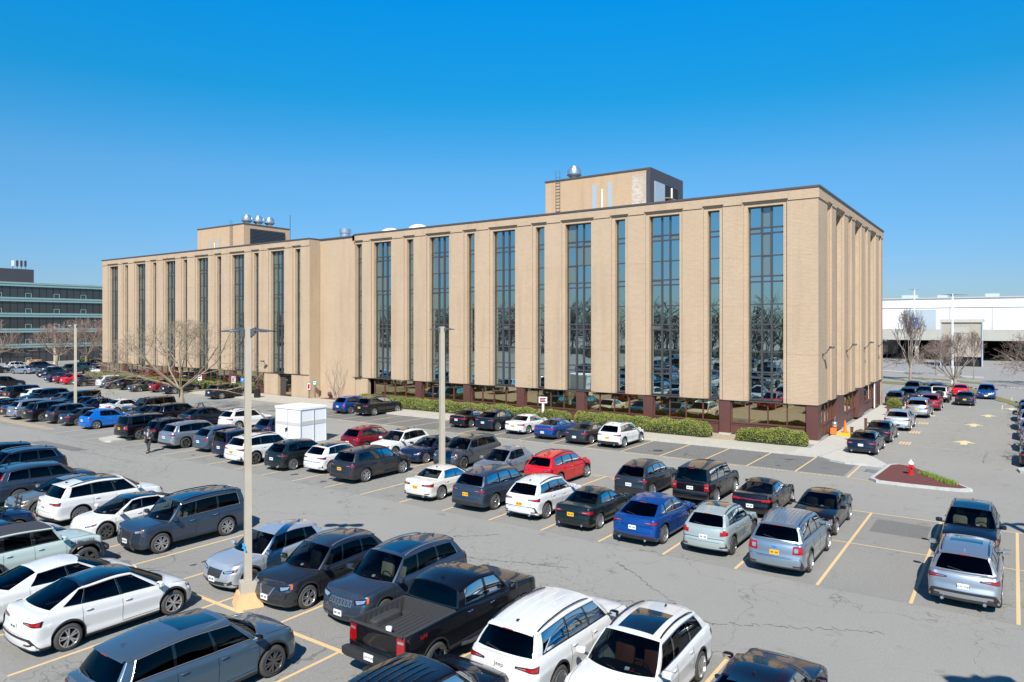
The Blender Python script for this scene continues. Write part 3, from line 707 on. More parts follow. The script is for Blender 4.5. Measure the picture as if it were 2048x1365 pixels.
# ---------------------------------------------------------------- setting materials
def mk_asphalt(name,base,crack=True):
    m,nt,b=newmat(name); tc=N(nt,'ShaderNodeTexCoord'); v=tc.outputs['Object']
    def noi(sc,det=6,rough=.6):
        n=N(nt,'ShaderNodeTexNoise',Scale=sc,Detail=float(det),Roughness=rough); nt.links.new(v,n.inputs['Vector']); return n.outputs['Fac']
    big=noi(.09,5); mid=noi(.8,5); fine=noi(14,4,.85); grit=noi(55,2,.9)
    c=mixc(nt,ramp(nt,big,.32,.68),[x*.86 for x in base],[x*1.14 for x in base])
    c=mixc(nt,ramp(nt,mid,.58,.78),c,[x*.80 for x in base]); 
    f=ramp(nt,fine,.3,.7); c=mixc(nt,.5,c,mixc(nt,f,[x*.62 for x in base],[x*1.36 for x in base]))
    g=ramp(nt,grit,.35,.65); c=mixc(nt,.35,c,mixc(nt,g,[x*.4 for x in base],[min(1,x*1.75) for x in base]))
    # oil spots
    st=noi(.9,3); c=mixc(nt,math2(nt,'MULTIPLY',ramp(nt,st,.63,.74),.42),c,[x*.4 for x in base])
    if crack:
        def cr(scale,w,m0,m1,seed):
            wn=N(nt,'ShaderNodeTexNoise',Scale=scale*2.2,Detail=4.); nt.links.new(v,wn.inputs['Vector'])
            ad=N(nt,'ShaderNodeVectorMath',operation='MULTIPLY_ADD'); nt.links.new(wn.outputs['Color'],ad.inputs[0]); ad.inputs[1].default_value=(.9/scale,.9/scale,0); nt.links.new(v,ad.inputs[2])
            vo=N(nt,'ShaderNodeTexVoronoi',feature='DISTANCE_TO_EDGE',Scale=scale); nt.links.new(ad.outputs[0],vo.inputs['Vector'])
            line=math2(nt,'LESS_THAN',vo.outputs['Distance'],w)
            mk=N(nt,'ShaderNodeTexNoise',Scale=.07 if seed else .16,Detail=3.); 
            mp=N(nt,'ShaderNodeMapping'); mp.inputs['Location'].default_value=(seed*13.7,seed*5.1,0); nt.links.new(v,mp.inputs[0]); nt.links.new(mp.outputs[0],mk.inputs['Vector'])
            return math2(nt,'MULTIPLY',line,ramp(nt,mk.outputs['Fac'],m0,m1))
        c=mixc(nt,math2(nt,'MULTIPLY',cr(.22,.0034,.42,.54,0),.45),c,[x*.3 for x in base])
        c=mixc(nt,math2(nt,'MULTIPLY',cr(1.7,.012,.48,.57,1),.6),c,[x*.3 for x in base])
    nt.links.new(c,b.inputs['Base Color']); b.inputs['Roughness'].default_value=.88; b.inputs['Specular IOR Level'].default_value=.3
    bp=N(nt,'ShaderNodeBump',Strength=.35,Distance=.01); nt.links.new(fine,bp.inputs['Height']); nt.links.new(bp.outputs[0],b.inputs['Normal'])
    return m
ASP=(.262,.252,.226)
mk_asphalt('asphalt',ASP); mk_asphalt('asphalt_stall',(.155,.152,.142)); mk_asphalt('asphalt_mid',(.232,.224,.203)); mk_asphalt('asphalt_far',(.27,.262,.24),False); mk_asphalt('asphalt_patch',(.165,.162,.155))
simple('concrete',(.40,.37,.31),.9,var=.14,scale=1.6); simple('concrete_light',(.44,.42,.37),.9,var=.12,scale=2); simple('curb',(.42,.40,.35),.9,var=.22,scale=4)
simple('granite',(.42,.42,.40),.85,var=.35,scale=5); simple('mulch',(.12,.035,.03),.95,var=.55,scale=22); simple('soil',(.34,.27,.19),.95,var=.4,scale=6); simple('grass_dry',(.17,.16,.06),.95,var=.45,scale=2.5)
simple('grass_green',(.16,.24,.03),.9,var=.4,scale=12)
def mk_line(name,col,wear):
    m,nt,b=newmat(name); tc=N(nt,'ShaderNodeTexCoord'); n=N(nt,'ShaderNodeTexNoise',Scale=7.,Detail=8.,Roughness=.75); nt.links.new(tc.outputs['Object'],n.inputs['Vector'])
    c=mixc(nt,ramp(nt,n.outputs['Fac'],wear,wear+.16),col,[x*1.0 for x in ASP]); nt.links.new(c,b.inputs['Base Color']); b.inputs['Roughness'].default_value=.8; return m
mk_line('line_yellow',(.62,.44,.22),.60); mk_line('line_worn',(.56,.46,.27),.50); mk_line('line_white',(.6,.6,.58),.55); mk_line('arrow_paint',(.62,.52,.28),.62); mk_line('pad_yellow',(.7,.45,.03),.6); mk_line('line_blue',(.2,.35,.5),.5)
def mk_brick(name,axis,c1,c2,mort,hs=.20,ws=.40):
    m,nt,b=newmat(name); tc=N(nt,'ShaderNodeTexCoord'); sp=N(nt,'ShaderNodeSeparateXYZ'); nt.links.new(tc.outputs['Object'],sp.inputs[0])
    cb=N(nt,'ShaderNodeCombineXYZ'); nt.links.new(math2(nt,'ADD',sp.outputs['X'],sp.outputs['Y']),cb.inputs[0]); nt.links.new(sp.outputs['Z'],cb.inputs[1])
    br=N(nt,'ShaderNodeTexBrick',offset=.5); nt.links.new(cb.outputs[0],br.inputs['Vector'])
    for k,v in (('Scale',1.),('Brick Width',ws),('Row Height',hs),('Mortar Size',.010),('Mortar Smooth',.1),('Bias',0.)): br.inputs[k].default_value=v
    br.inputs['Color1'].default_value=(*c1,1); br.inputs['Color2'].default_value=(*c2,1); br.inputs['Mortar'].default_value=(*mort,1)
    n=N(nt,'ShaderNodeTexNoise',Scale=.35,Detail=6.); nt.links.new(tc.outputs['Object'],n.inputs['Vector'])
    mp=N(nt,'ShaderNodeMapping'); mp.inputs['Scale'].default_value=(1.,1.,.08); nt.links.new(tc.outputs['Object'],mp.inputs[0]); n2=N(nt,'ShaderNodeTexNoise',Scale=1.3,Detail=5.); nt.links.new(mp.outputs[0],n2.inputs['Vector'])
    c=mixc(nt,math2(nt,'MULTIPLY',ramp(nt,n.outputs['Fac'],.35,.7),.22),br.outputs['Color'],[x*.78 for x in c1]); c=mixc(nt,math2(nt,'MULTIPLY',ramp(nt,n2.outputs['Fac'],.50,.70),.38),c,[x*.72 for x in c1])
    nt.links.new(c,b.inputs['Base Color']); b.inputs['Roughness'].default_value=.9; b.inputs['Specular IOR Level'].default_value=.25
    bp=N(nt,'ShaderNodeBump',Strength=.5,Distance=.01); nt.links.new(br.outputs['Fac'],bp.inputs['Height']); bp.invert=True; nt.links.new(bp.outputs[0],b.inputs['Normal'])
    return m
mk_brick('brick',0,(.45,.33,.224),(.405,.293,.196),(.57,.45,.32),.10,.31); mk_brick('brick_plain',0,(.485,.34,.213),(.445,.31,.19),(.52,.39,.27),.1,.3)
simple('brown_panel',(.105,.042,.034),.5,var=.12,scale=2); simple('bronze_frame',(.105,.098,.10),.35,metal=.5); simple('alu_frame',(.15,.15,.165),.35,metal=.6); simple('dark_soffit',(.05,.038,.033),.8); simple('cap_metal',(.10,.085,.085),.5,metal=.3)
simple('roof_gravel',(.3,.29,.27),.9); simple('penthouse_dark',(.055,.050,.058),.5,var=.2); simple('louver',(.05,.055,.07),.45,metal=.3); simple('sheet_metal',(.48,.54,.58),.4,metal=.4); simple('galv',(.62,.64,.66),.3,metal=.85); simple('white_wall',(.80,.81,.82),.7,var=.03,scale=.3); simple('white_paint',(.78,.79,.80),.5)
simple('pole_beige',(.42,.37,.29),.5,var=.12,scale=3); simple('fixture_grey',(.09,.10,.11),.4,metal=.3); simple('base_orange',(.62,.38,.19),.9,var=.2,scale=6); simple('tape_blue',(.02,.3,.7),.5)
simple('teal_band',(.27,.41,.39),.4,metal=.2,var=.1,scale=.6); simple('deck_conc',(.38,.37,.33),.85,var=.12,scale=.6); simple('screen_beige',(.36,.32,.26),.6,var=.06,scale=1); simple('dark_void',(.012,.013,.016),.9); simple('pale_panel',(.5,.49,.45),.6)
simple('hydrant_red',(.60,.012,.012),.35,coat=.5); simple('hydrant_white',(.75,.74,.70),.5); simple('sign_blue',(.02,.2,.6),.4); simple('sign_green',(.02,.22,.12),.5); simple('bin_black',(.012,.012,.013),.5)
simple('bark_light',(.26,.21,.145),.9,var=.5,scale=5); simple('bark_grey',(.24,.20,.17),.9,var=.35,scale=5); simple('twig_brown',(.20,.14,.11),.9); simple('twig_pink',(.27,.19,.155),.9); simple('bark_dark',(.10,.08,.07),.9)
def mk_leaf():
    m,nt,b=newmat('hedge_leaf'); g=N(nt,'ShaderNodeNewGeometry'); n=N(nt,'ShaderNodeTexNoise',Scale=2.5,Detail=3.); nt.links.new(g.outputs['Position'],n.inputs['Vector'])
    w=N(nt,'ShaderNodeTexWhiteNoise'); nt.links.new(g.outputs['Random Per Island'],w.inputs[0]) if False else None
    c=mixc(nt,g.outputs['Random Per Island'],(.018,.034,.006),(.22,.25,.035)); c=mixc(nt,math2(nt,'MULTIPLY',ramp(nt,n.outputs['Fac'],.45,.65),.5),c,(.30,.29,.05)); nt.links.new(c,b.inputs['Base Color']); b.inputs['Roughness'].default_value=.55
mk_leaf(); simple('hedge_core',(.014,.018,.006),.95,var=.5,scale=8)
def mk_mirror(name,col,rough,bump,sc,alpha=.0,inner=(.05,.05,.05)):
    m,nt,b=newmat(name); b.inputs['Base Color'].default_value=(*col,1); b.inputs['Metallic'].default_value=1; b.inputs['Roughness'].default_value=rough
    tc=N(nt,'ShaderNodeTexCoord'); n=N(nt,'ShaderNodeTexNoise',Scale=sc,Detail=1.5); nt.links.new(tc.outputs['Object'],n.inputs['Vector'])
    bp=N(nt,'ShaderNodeBump',Strength=bump,Distance=.1); nt.links.new(n.outputs['Fac'],bp.inputs['Height']); nt.links.new(bp.outputs[0],b.inputs['Normal'])
    d=N(nt,'ShaderNodeBsdfDiffuse'); d.inputs[0].default_value=(*inner,1); mx=N(nt,'ShaderNodeMixShader'); mx.inputs[0].default_value=alpha
    out=nt.nodes['Material Output']; nt.links.new(b.outputs[0],mx.inputs[1]); nt.links.new(d.outputs[0],mx.inputs[2]); nt.links.new(mx.outputs[0],out.inputs[0])
mk_mirror('glass_tower',(.49,.60,.59),.01,.10,.42,.06,(.04,.055,.05)); mk_mirror('glass_bronze',(.62,.52,.33),.015,.05,.32,.08,(.10,.06,.02)); mk_mirror('glass_dark',(.14,.14,.15),.03,.05,.3,.45,(.07,.072,.075)); mk_mirror('glass_blind',(.26,.30,.29),.02,.05,.4,.3,(.25,.31,.28))
# ---------------------------------------------------------------- ground
def sheet(name,poly,z,mat,th=.0):
    mb=MB()
    if th: mb.prism(poly,z-th,z)
    else: mb.add([(x,y,z) for x,y in poly],[tuple(range(len(poly)))])
    return struct(mb.build(name,mat))
def rect(x0,x1,y0,y1): return [(x0,y0),(x1,y0),(x1,y1),(x0,y1)]
sheet('ground',rect(-900,900,-600,1400),-.012,'asphalt_far')
sheet('parking_lot',rect(-190,70,-130,106),0,'asphalt')
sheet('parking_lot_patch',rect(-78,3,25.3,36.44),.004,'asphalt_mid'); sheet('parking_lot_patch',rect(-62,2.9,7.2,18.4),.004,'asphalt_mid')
# darker stall band in front of the building and cross aisle
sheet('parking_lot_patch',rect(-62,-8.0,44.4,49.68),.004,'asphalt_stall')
sheet('parking_lot_patch',[(-59.5,22.3),(-52.8,22.7),(-52.6,23.5),(-59.5,23.4)],.004,'asphalt_patch')
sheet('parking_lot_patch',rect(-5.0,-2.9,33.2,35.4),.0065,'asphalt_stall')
def lines(name,segs,mat,z=.008):
    for (x0,y0,x1,y1,w) in segs:
        mb=MB(); d=math.hypot(x1-x0,y1-y0); nx,ny=-(y1-y0)/d*w/2,(x1-x0)/d*w/2; mb.add([(x0+nx,y0+ny,z),(x0-nx,y0-ny,z),(x1-nx,y1-ny,z),(x1+nx,y1+ny,z)],[(0,3,2,1)]); struct(mb.build(name,mat))
W1=.10
seg=[(-5.38+2.745*k,25.3,-5.38+2.745*k,36.42,.105) for k in range(-30,5)]
lines('stall_line',seg[14:],'line_yellow'); lines('stall_line',seg[:14],'line_worn')
lines('stall_line',[(-60,36.45,8,36.45,.09),(-60,30.95,8,30.95,.075)],'line_yellow',.0105)
lines('stall_line',[(-20.35+2.85*k,7.2,-20.35+2.85*k,18.4,.105) for k in range(-14,8)],'line_yellow'); lines('stall_line',[(-62,12.85,2,12.85,.15)],'line_yellow',.0105)
lines('stall_line',[(-7.75-2.862*k,44.1,-7.75-2.862*k,49.6,.10) for k in range(0,19)],'line_yellow',.0085)
lines('stall_line',[(-7.75,44.1,-6.3,43.8,.09)],'line_yellow',.0105)
lines('stall_line',[(-64-2.75*k,44.3,-64-2.75*k,50.0,.10) for k in range(0,20)],'line_worn')
lines('hatch_line',[(-73-1.0*k,44.2,-72+.3-1.0*k,50.6,.09) for k in range(0,8)],'line_blue')
lines('stall_line',[(-9.2,54.9+6.4*k,-6.6,54.9+6.4*k,.10) for k in range(0,6)]+[(.0,53.2+6.1*k,2.3,53.2+6.1*k,.1) for k in range(0,8)],'line_worn')
lines('stall_line',[(-6.6+2.8*k,88.5,-6.6+2.8*k,93.5,.12) for k in range(0,4)]+[(-3+2.8*k,100,-3+2.8*k,104,.12) for k in range(0,3)],'line_worn')
lines('stall_line',[(-5.2,58+k*3.1,-3.4,58.4+k*3.1,.07) for k in range(0,8)],'line_worn')
for k in range(0,18):
    x=-9.2-2.862*k; t=text_mb('RESERVED',.46,0); xform(t,lambda X,Y,Z,x=x:(x+X*1.05,43.95+Y,.0125)); struct(t.build('reserved_lettering','arrow_paint'))
for k in range(0,3):
    x=-17.6+2.745*(-k); t=text_mb('RESERVED',.46,0); xform(t,lambda X,Y,Z,x=x:(x+X*.95,36.05+Y,.0125)); struct(t.build('reserved_lettering','arrow_paint'))
for k in range(5):
    mb=MB()
    for j in range(4): mb.add([(-6.9+.2*j,58.6+6.45*k,.0125),(-6.77+.2*j,58.6+6.45*k,.0125),(-6.77+.2*j,60.1+6.45*k,.0125),(-6.9+.2*j,60.1+6.45*k,.0125)],[(0,1,2,3)])
    struct(mb.build('stall_marking','line_yellow'))
def arrow(x,y,s=1.):
    mb=MB(); p=[(-.22,0),(.22,0),(.22,1.0),(.75,1.0),(0,2.3),(-.75,1.0),(-.22,1.0)]; mb.add([(x+a*s,y+b*s,.010) for a,b in p],[tuple(range(7))]); struct(mb.build('arrow_marking','arrow_paint'))
for x,y in ((-3.0,61),(-2.85,72.3),(-2.0,80.5),(-.2,88.5),(.6,80.2),(-.6,95)): arrow(x,y)
# sidewalks, kerbs, beds
sheet('sidewalk',[(-62,49.8),(-12.2,49.8),(-12.2,52.5),(-62,52.5)],.14,'concrete',.14)
sheet('kerb',rect(-62,-10.4,49.66,49.8),.145,'curb',.145)
sheet('sidewalk',[(-12.2,49.8),(-10.4,49.8),(-9.7,54),(-9.2,60),(-9.2,86),(-11.6,86),(-11.6,52.5),(-12.2,52.5)],.135,'concrete_light',.135)
sheet('sidewalk',[(-10.4,49.7),(-9.6,48.9),(-8.6,48.45),(-6.5,48.6),(-6.4,49.3),(-7.4,51.4),(-9.2,54.0),(-9.7,54)],.075,'concrete_light',.075)
sheet('kerb',[(-10.5,49.6),(-9.6,48.75),(-8.6,48.3),(-6.5,48.45),(-6.5,48.6),(-8.6,48.45),(-9.6,48.9),(-10.4,49.7)],.12,'granite',.12)
sheet('planting_bed',rect(-60,-12.2,52.5,55.2),.13,'soil',.13)
sheet('sidewalk',[(-121,51.2),(-62,49.8),(-62,56),(-66,56),(-67,54.2),(-78,54.2),(-80,53.2),(-121,53.2)],.14,'concrete',.14)
sheet('planting_bed',rect(-121,-80,53.2,55),.13,'soil',.13); sheet('planting_bed',[(-68.5,54.5),(-61.5,54.5),(-61.5,56),(-67,56)],.155,'soil',.02); sheet('mulch_patch',[(-66.2,54.8),(-62.5,54.6),(-62.2,55.7),(-65.5,55.9)],.16,'mulch',.01)
# hydrant island
IS=[(-6.6,44.1),(-6.2,43.55),(-4.6,43.5),(-3.0,43.6),(-2.1,43.75),(-1.75,44.1),(-2.0,44.5),(-4.6,48.4),(-5.3,49.35),(-5.9,49.5),(-6.3,49.0)]
sheet('island_kerb',IS,.15,'granite',.15)
cx=sum(p[0] for p in IS)/len(IS); cy=sum(p[1] for p in IS)/len(IS)
sheet('island_bed',[(cx+(x-cx)*.90,cy+(y-cy)*.94) for x,y in IS],.165,'mulch',.02)
mb=MB(); rg=random.Random(3)
for k in range(900):
    a=rg.random(); x=-4.3+a*1.7+rg.gauss(0,.14); y=47.0-a*2.4+rg.gauss(0,.12); h=.12+rg.random()*.14; d=rg.random()*6; w=.02
    mb.add([(x-w*math.cos(d),y-w*math.sin(d),.16),(x+w*math.cos(d),y+w*math.sin(d),.16),(x+rg.gauss(0,.06),y+rg.gauss(0,.06),.16+h)],[(0,1,2)])
o=mb.build('grass_tuft','grass_green'); tag(o,'strip of bright green daylily shoots on mulch island beside hydrant','ground plants'); o['kind']='stuff'
sheet('island_kerb',[(.3,51.3),(1.5,50.7),(6,50.5),(6,53),(.6,52.9),(.15,52.2)],.14,'granite',.14); sheet('island_bed',[(.5,51.5),(1.6,51),(6,50.8),(6,52.7),(.8,52.6)],.155,'grass_dry',.02)
sheet('island_kerb',[(-56.6,26.0),(-55.0,25.7),(-54.5,25.9),(-54.5,27.4),(-56.2,28.2),(-57.2,27.6)],.13,'curb',.13)
sheet('island_bed',[(-80,26.1),(-70,25.9),(-66,26.1),(-65.0,26.4),(-66,26.7),(-80,26.9)],.03,'soil',.03)
# far ground on the right
sheet('grass_verge',[(-60,116),(-16,118),(-6,113),(-1.2,97.2),(.5,92),(.5,95.5),(-.3,99.5),(-3.4,110),(-5.5,119.5),(-16,122.5),(-60,122)],.05,'grass_dry',.06)
sheet('road',[(-60,122),(-16,122.5),(-5.5,119.5),(70,108),(70,160),(-60,160)],.02,'asphalt_far',.02)
sheet('grass_verge',[(-16,131.5),(-8,128.5),(-5.8,125),(-3.6,124),(-4,127.2),(-8,131.5),(-15,134.5)],.06,'grass_dry',.05)
sheet('island_kerb',[(-22,150),(-14,143),(-7,139.5),(-4,139),(-4,140.2),(-12,143.6),(-20,151)],.15,'curb',.15)
sheet('grass_verge',rect(-60,-14,86.5,116),.02,'asphalt',.01)
lines('stall_line',[(-26+1.7*k,150+2.*k,-25+1.7*k,150+2.*k,.25) for k in range(9)]+[(-3+.35*k,148+5*k,-1.6+.35*k,148+5*k,.3) for k in range(8)]+[(-11+k*1.2,127.5-k*.5,-10.4+k*1.2,129.8-k*.5,.3) for k in (0,1)]+[(-7+k*1.2,125.5-k*.6,-6.4+k*1.2,127.6-k*.6,.3) for k in (0,1)]+[(-15+k,133,-14+k,135.4,.3) for k in (0,1,2)],'line_white',.04)
t=text_mb('ONLY',1.5,0); xform(t,lambda X,Y,Z:(.2-X*.9,119.5-Y*1.4,.045)); struct(t.build('road_lettering','line_white'))
mb=MB(); mb.add([(-7.25,46.5,.012),(-6.5,46.5,.012),(-6.5,47.4,.012),(-7.25,47.4,.012)],[(0,1,2,3)]); o=mb.build('drain_grate','fixture_grey')
for k in range(7): mb2=MB(); mb2.box(-7.2,-6.55,46.55+k*.12,46.61+k*.12,.012,.03); mb2.build('grate_bar','galv',o)
tag(o,'square iron drain grate set in the asphalt by the mulch island','drain grate')
mb=MB(); mb.lathe([(.001,.014),(.36,.014),(.38,.006)],24,c=(-20.1,46.0,0)); tag(mb.build('manhole_cover','dark_soffit'),'round dark manhole cover in an empty reserved stall','manhole cover')
# crack lines as real sealed strips
rg=random.Random(11)
def crackline(p,q,n=60,j=.07,w=.013):
    mb=MB(); a=[];b=[]
    for i in range(n+1):
        t=i/n; x=p[0]+(q[0]-p[0])*t+rg.gauss(0,j); y=p[1]+(q[1]-p[1])*t+rg.gauss(0,j); ww=w*(.3+rg.random()); a.append((x,y+ww,.006)); b.append((x,y-ww,.006))
    mb.grid([b,a]); struct(mb.build('pavement_crack','rubber'))
for p,q in (((-60,24.6),(-45.8,24.9)),((-60,22.6),(-46,23.1)),((-5.2,35.6),(-3.0,35.2)),((-3.2,35.9),(-3.7,33.2)),((-22,39.6),(-26,42.9)),((-60,43.2),(-42,43.6)),((-3.9,60),(-3.4,77)),((-1.6,53.5),(-1.5,58)),((-10,47.9),(-6.6,46.3)),((-14,47.9),(-11,48.0)),((-31,42.2),(-24,42.9)),((-19,20),(-13,22)),((-15.6,19.2),(-9.6,20.4)),((-20,21.4),(-17.4,23.8)),((-8,19.9),(-3,22.5)),((-12,23.6),(-8.5,21))): crackline(p,q)
simple('oil_stain',(.075,.072,.066),.7,var=.3,scale=9)
rg=random.Random(77)
for k in range(70):
    if k<34: x=-5.38+2.745*(rg.randrange(-18,3))+1.37+rg.gauss(0,.25); y=rg.choice((26.6,29.2,32.6,35.0))+rg.gauss(0,.5)
    elif k<56: x=-20.35+2.85*rg.randrange(-8,7)+1.4+rg.gauss(0,.25); y=rg.choice((9,11,14.6,16.5))+rg.gauss(0,.5)
    else: x=-9.2-2.862*rg.randrange(0,14)+rg.gauss(0,.25); y=46.5+rg.gauss(0,.9)
    r=.06+rg.random()*.16; mb=MB(); n=12; mb.add([(x+r*math.cos(2*math.pi*i/n)*(.6+.7*rg.random()),y+1.3*r*math.sin(2*math.pi*i/n)*(.6+.7*rg.random()),.0072) for i in range(n)],[tuple(range(n))]); struct(mb.build('oil_stain','oil_stain'))
# ---------------------------------------------------------------- office building
office=thing('office_building','long five storey tan brick office building with tall dark window strips','building',(0,0,0))
ZT,ZB,ZP=18.85,2.84,17.72
def window_unit(org,ux,nx,w,wide,blinds,seed):
    # org: point at centre bottom in glass plane; ux: unit dir along wall; nx: outward normal
    f=MB(); rr=random.Random(seed)
    def B(mb,a0,a1,d0,d1,z0,z1,mi=0):
        xs=[org[0]+ux[0]*a+nx[0]*d for a in(a0,a1) for d in (d0,d1)]; ys=[org[1]+ux[1]*a+nx[1]*d for a in(a0,a1) for d in (d0,d1)]
        mb.box(min(xs),max(xs),min(ys),max(ys),z0,z1,mi)
    h=w/2; fw=.07
    B(f,-h,-h+fw,0,.10,2.89,ZP); B(f,h-fw,h,0,.10,2.89,ZP); B(f,-h+fw,h-fw,0,.1,2.89,2.97); B(f,-h+fw,h-fw,0,.1,ZP-.08,ZP)
    vs=[]
    if wide:
        for a in (-.36,.36): B(f,a-.06,a+.06,-.0,.13,2.97,ZP-.08); vs.append(a)
    edges=[-h+fw]+[e for a in vs for e in (a-.06,a+.06)]+[h-fw]
    cells=[(edges[i],edges[i+1]) for i in range(0,len(edges),2)]
    zs=[2.97,4.62,5.06,6.62,8.29,8.73,10.27,12.0,12.42,13.98,15.7,16.12,ZP-.08]
    for z in zs[1:-1]:
        t=.045 if z in (6.62,10.27,13.98) else .055
        for a0,a1 in cells: B(f,a0,a1,0,.09,z-t,z+t)
    o=f.build('window','bronze_frame',office)
    g=MB()
    for a0,a1 in cells:
        for i in range(len(zs)-1):
            mi=1 if rr.random()<blinds*(1 if zs[i]>11 else .15) else 0
            z0,z1=zs[i],zs[i+1]; p=[(org[0]+ux[0]*a+nx[0]*.02,org[1]+ux[1]*a+nx[1]*.02,z) for a,z in ((a0,z0),(a1,z0),(a1,z1),(a0,z1))]
            g.add(p,[(0,1,2,3)],mi)
    g.build('pane',['glass_tower','glass_blind'],o)
    if rr.random()<.06 and wide: 
        b=MB(); B(b,cells[0][0],cells[0][1],.1,.35,15.75,15.8); b.build('vent_sash','bronze_frame',o)
def facade(org,ux,nx,L,wins,bm,first=True):
    # wall segments between windows. coords: a along, d outward, front plane d=0, glass d=-.62
    mb=bm
    def B(a0,a1,d0,d1,z0,z1):
        xs=[org[0]+ux[0]*a+nx[0]*d for a in(a0,a1) for d in (d0,d1)]; ys=[org[1]+ux[1]*a+nx[1]*d for a in(a0,a1) for d in (d0,d1)]
        mb.box(min(xs),max(xs),min(ys),max(ys),z0,z1)
    G=-.62; mg=.30; prev=0 if first else .61; L1=L+(.07 if first else 0)
    for i,(c,w) in enumerate(wins+[(None,0)]):
        nxt=c-w/2-mg if c is not None else L
        if nxt-prev>.05:
            B(prev,nxt,G+.02,0,ZB,17.95)
        if c is None: break
        B(nxt,nxt+mg,G+.02,-.15,ZB,17.95+.0); B(c+w/2,c+w/2+mg,G+.02,-.15,ZB,17.95)
        B(nxt+mg,c+w/2,G+.02,-.15,ZP,17.95)       # lintel
        prev=c+w/2+mg
    # fascia following plan, 70 mm proud
    prev=0 if first else .61
    for i,(c,w) in enumerate(wins+[(None,0)]):
        nxt=c-w/2-mg-.07 if c is not None else L1
        B(prev,nxt,G,.07,17.95,ZT-.14)
        if c is None: break
        B(nxt,c+w/2+mg+.07,G,-.08,17.95,18.1)
        B(nxt,c+w/2+mg+.07,G,.07,18.1,ZT-.14)
        prev=c+w/2+mg+.07
wall=MB()
X0,X1=-60.3,-11.6
ww=[]
for k in range(6): ww.append((-15.4-8.15*k,2.64)); ww.append((-19.4-8.16*k,.96))
ww=sorted(ww); wf=[(x-X0,w) for x,w in ww if x-w/2>X0-.4]
wf=[(max(a,w/2+.0),w) for a,w in wf]
facade((X0,55.0),(1,0),(0,-1),X1-X0,[(a,w) for a,w in wf],wall)
for i,(a,w) in enumerate(wf): window_unit((X0+a,55.62,0),(1,0),(0,-1),w,w>2,.10 if X0+a<-25 else .2,i)
side=[(3.9,.96),(8.0,2.64),(12.3,.96),(16.3,2.64),(20.6,.96),(24.6,2.64),(28.9,.96)]
# side face (east): a runs along +Y from the corner; first pier starts behind the front slab
facade((-11.6,55.0),(0,1),(1,0),31.0,side,wall,False)
for i,(a,w) in enumerate(side): window_unit((-12.22,55+a,0),(0,1),(1,0),w,w>2,.2,40+i)
LX0,LX1=-117.0,-67.3
lw=[(-73.4-8.06*k,2.6) for k in range(6)]+[(-69.55-8.06*k,.96) for k in range(6)]
lwf=sorted((x-LX0,w) for x,w in lw)
facade((LX0,54.3),(1,0),(0,-1),LX1-LX0,lwf,wall)
for i,(a,w) in enumerate(lwf): window_unit((LX0+a,54.92,0),(1,0),(0,-1),w,w>2,.22,80+i)
# core walls: behind windows, recess wall, backs
wall.box(X0+.02,-12.3,55.68,56.1,ZB,18.3); wall.box(-12.7,-12.26,56.12,85.9,ZB,18.3); wall.box(LX0+.3,LX1-.2,54.98,55.4,ZB,18.3)
wall.box(-67.2,-60.32,55.85,56.4,0,ZT-.14); wall.box(LX1-.28,LX1+.075,54.33,55.84,0,ZT-.16); wall.box(LX0-.003,LX0+.25,54.95,86,0,ZT-.14)
wall.box(LX0+.25,-11.7,85.7,86.2,0,ZT-.15); wall.box(X0-.06,X0-.002,55.02,55.84,0,ZT-.17); wall.box(X0,X0+.3,55.1,55.84,0,ZB-.01)
wall.box(-60.0,-58.3,55.03,55.5,.1,ZB-.01); wall.box(-75.9,-73.2,54.36,54.8,.1,ZB-.01); wall.box(-70.6,LX1-.3,54.36,54.8,.1,ZB-.01)
wall.build('wall','brick',office)
cp=MB()
for x0,x1,y0,y1 in ((X0-.1,X1+.14,54.86,55.3),(X1-.3,X1+.14,55.32,86.2),(LX0-.1,LX1+.1,54.16,54.6),(LX1-.3,LX1+.1,54.62,55.7),(LX1-.3,X0-.12,55.72,56.1)): cp.box(x0,x1,y0,y1,ZT-.14,ZT)
cp.build('parapet_cap','cap_metal',office)
rf=MB(); rf.box(LX0+.3,-11.9,56.2,85.6,18.1,18.32); rf.build('roof','roof_gravel',office)
mj=MB()   # white movement joints and shelf lines
for z in (6.5,10.15,13.85): 
    for a,b,y in ((X0,X1,54.995),(LX0,LX1,54.295)):
        ws=[(X0+q,w) for q,w in wf] if a==X0 else [(LX0+q,w) for q,w in lwf]; pr=a
        for c,w in ws+[(b+5,0)]:
            e=min(b,c-w/2-.3)
            if e-pr>.1: mj.box(pr,e,y-.004,y+.03,z,z+.035)
            pr=c+w/2+.3
mj.build('expansion_joint','brick_plain',office)
sf=MB(); sf.box(X0,X1,55.03,56.6,ZB-.05,ZB-.003); sf.box(-13.2,X1-.02,56.62,86,ZB-.05,ZB-.003); sf.box(LX0,LX1,54.33,55.9,ZB-.05,ZB-.003); sf.box(-60.4,-59.3,54.9,55.02,ZB-.1,ZB+.02)
sf.box(X0-.5,X1,54.97,55.0,ZB-.045,ZB-.003); sf.box(LX0,LX1,54.27,54.3,ZB-.045,ZB-.003)
sf.build('soffit','dark_soffit',office)
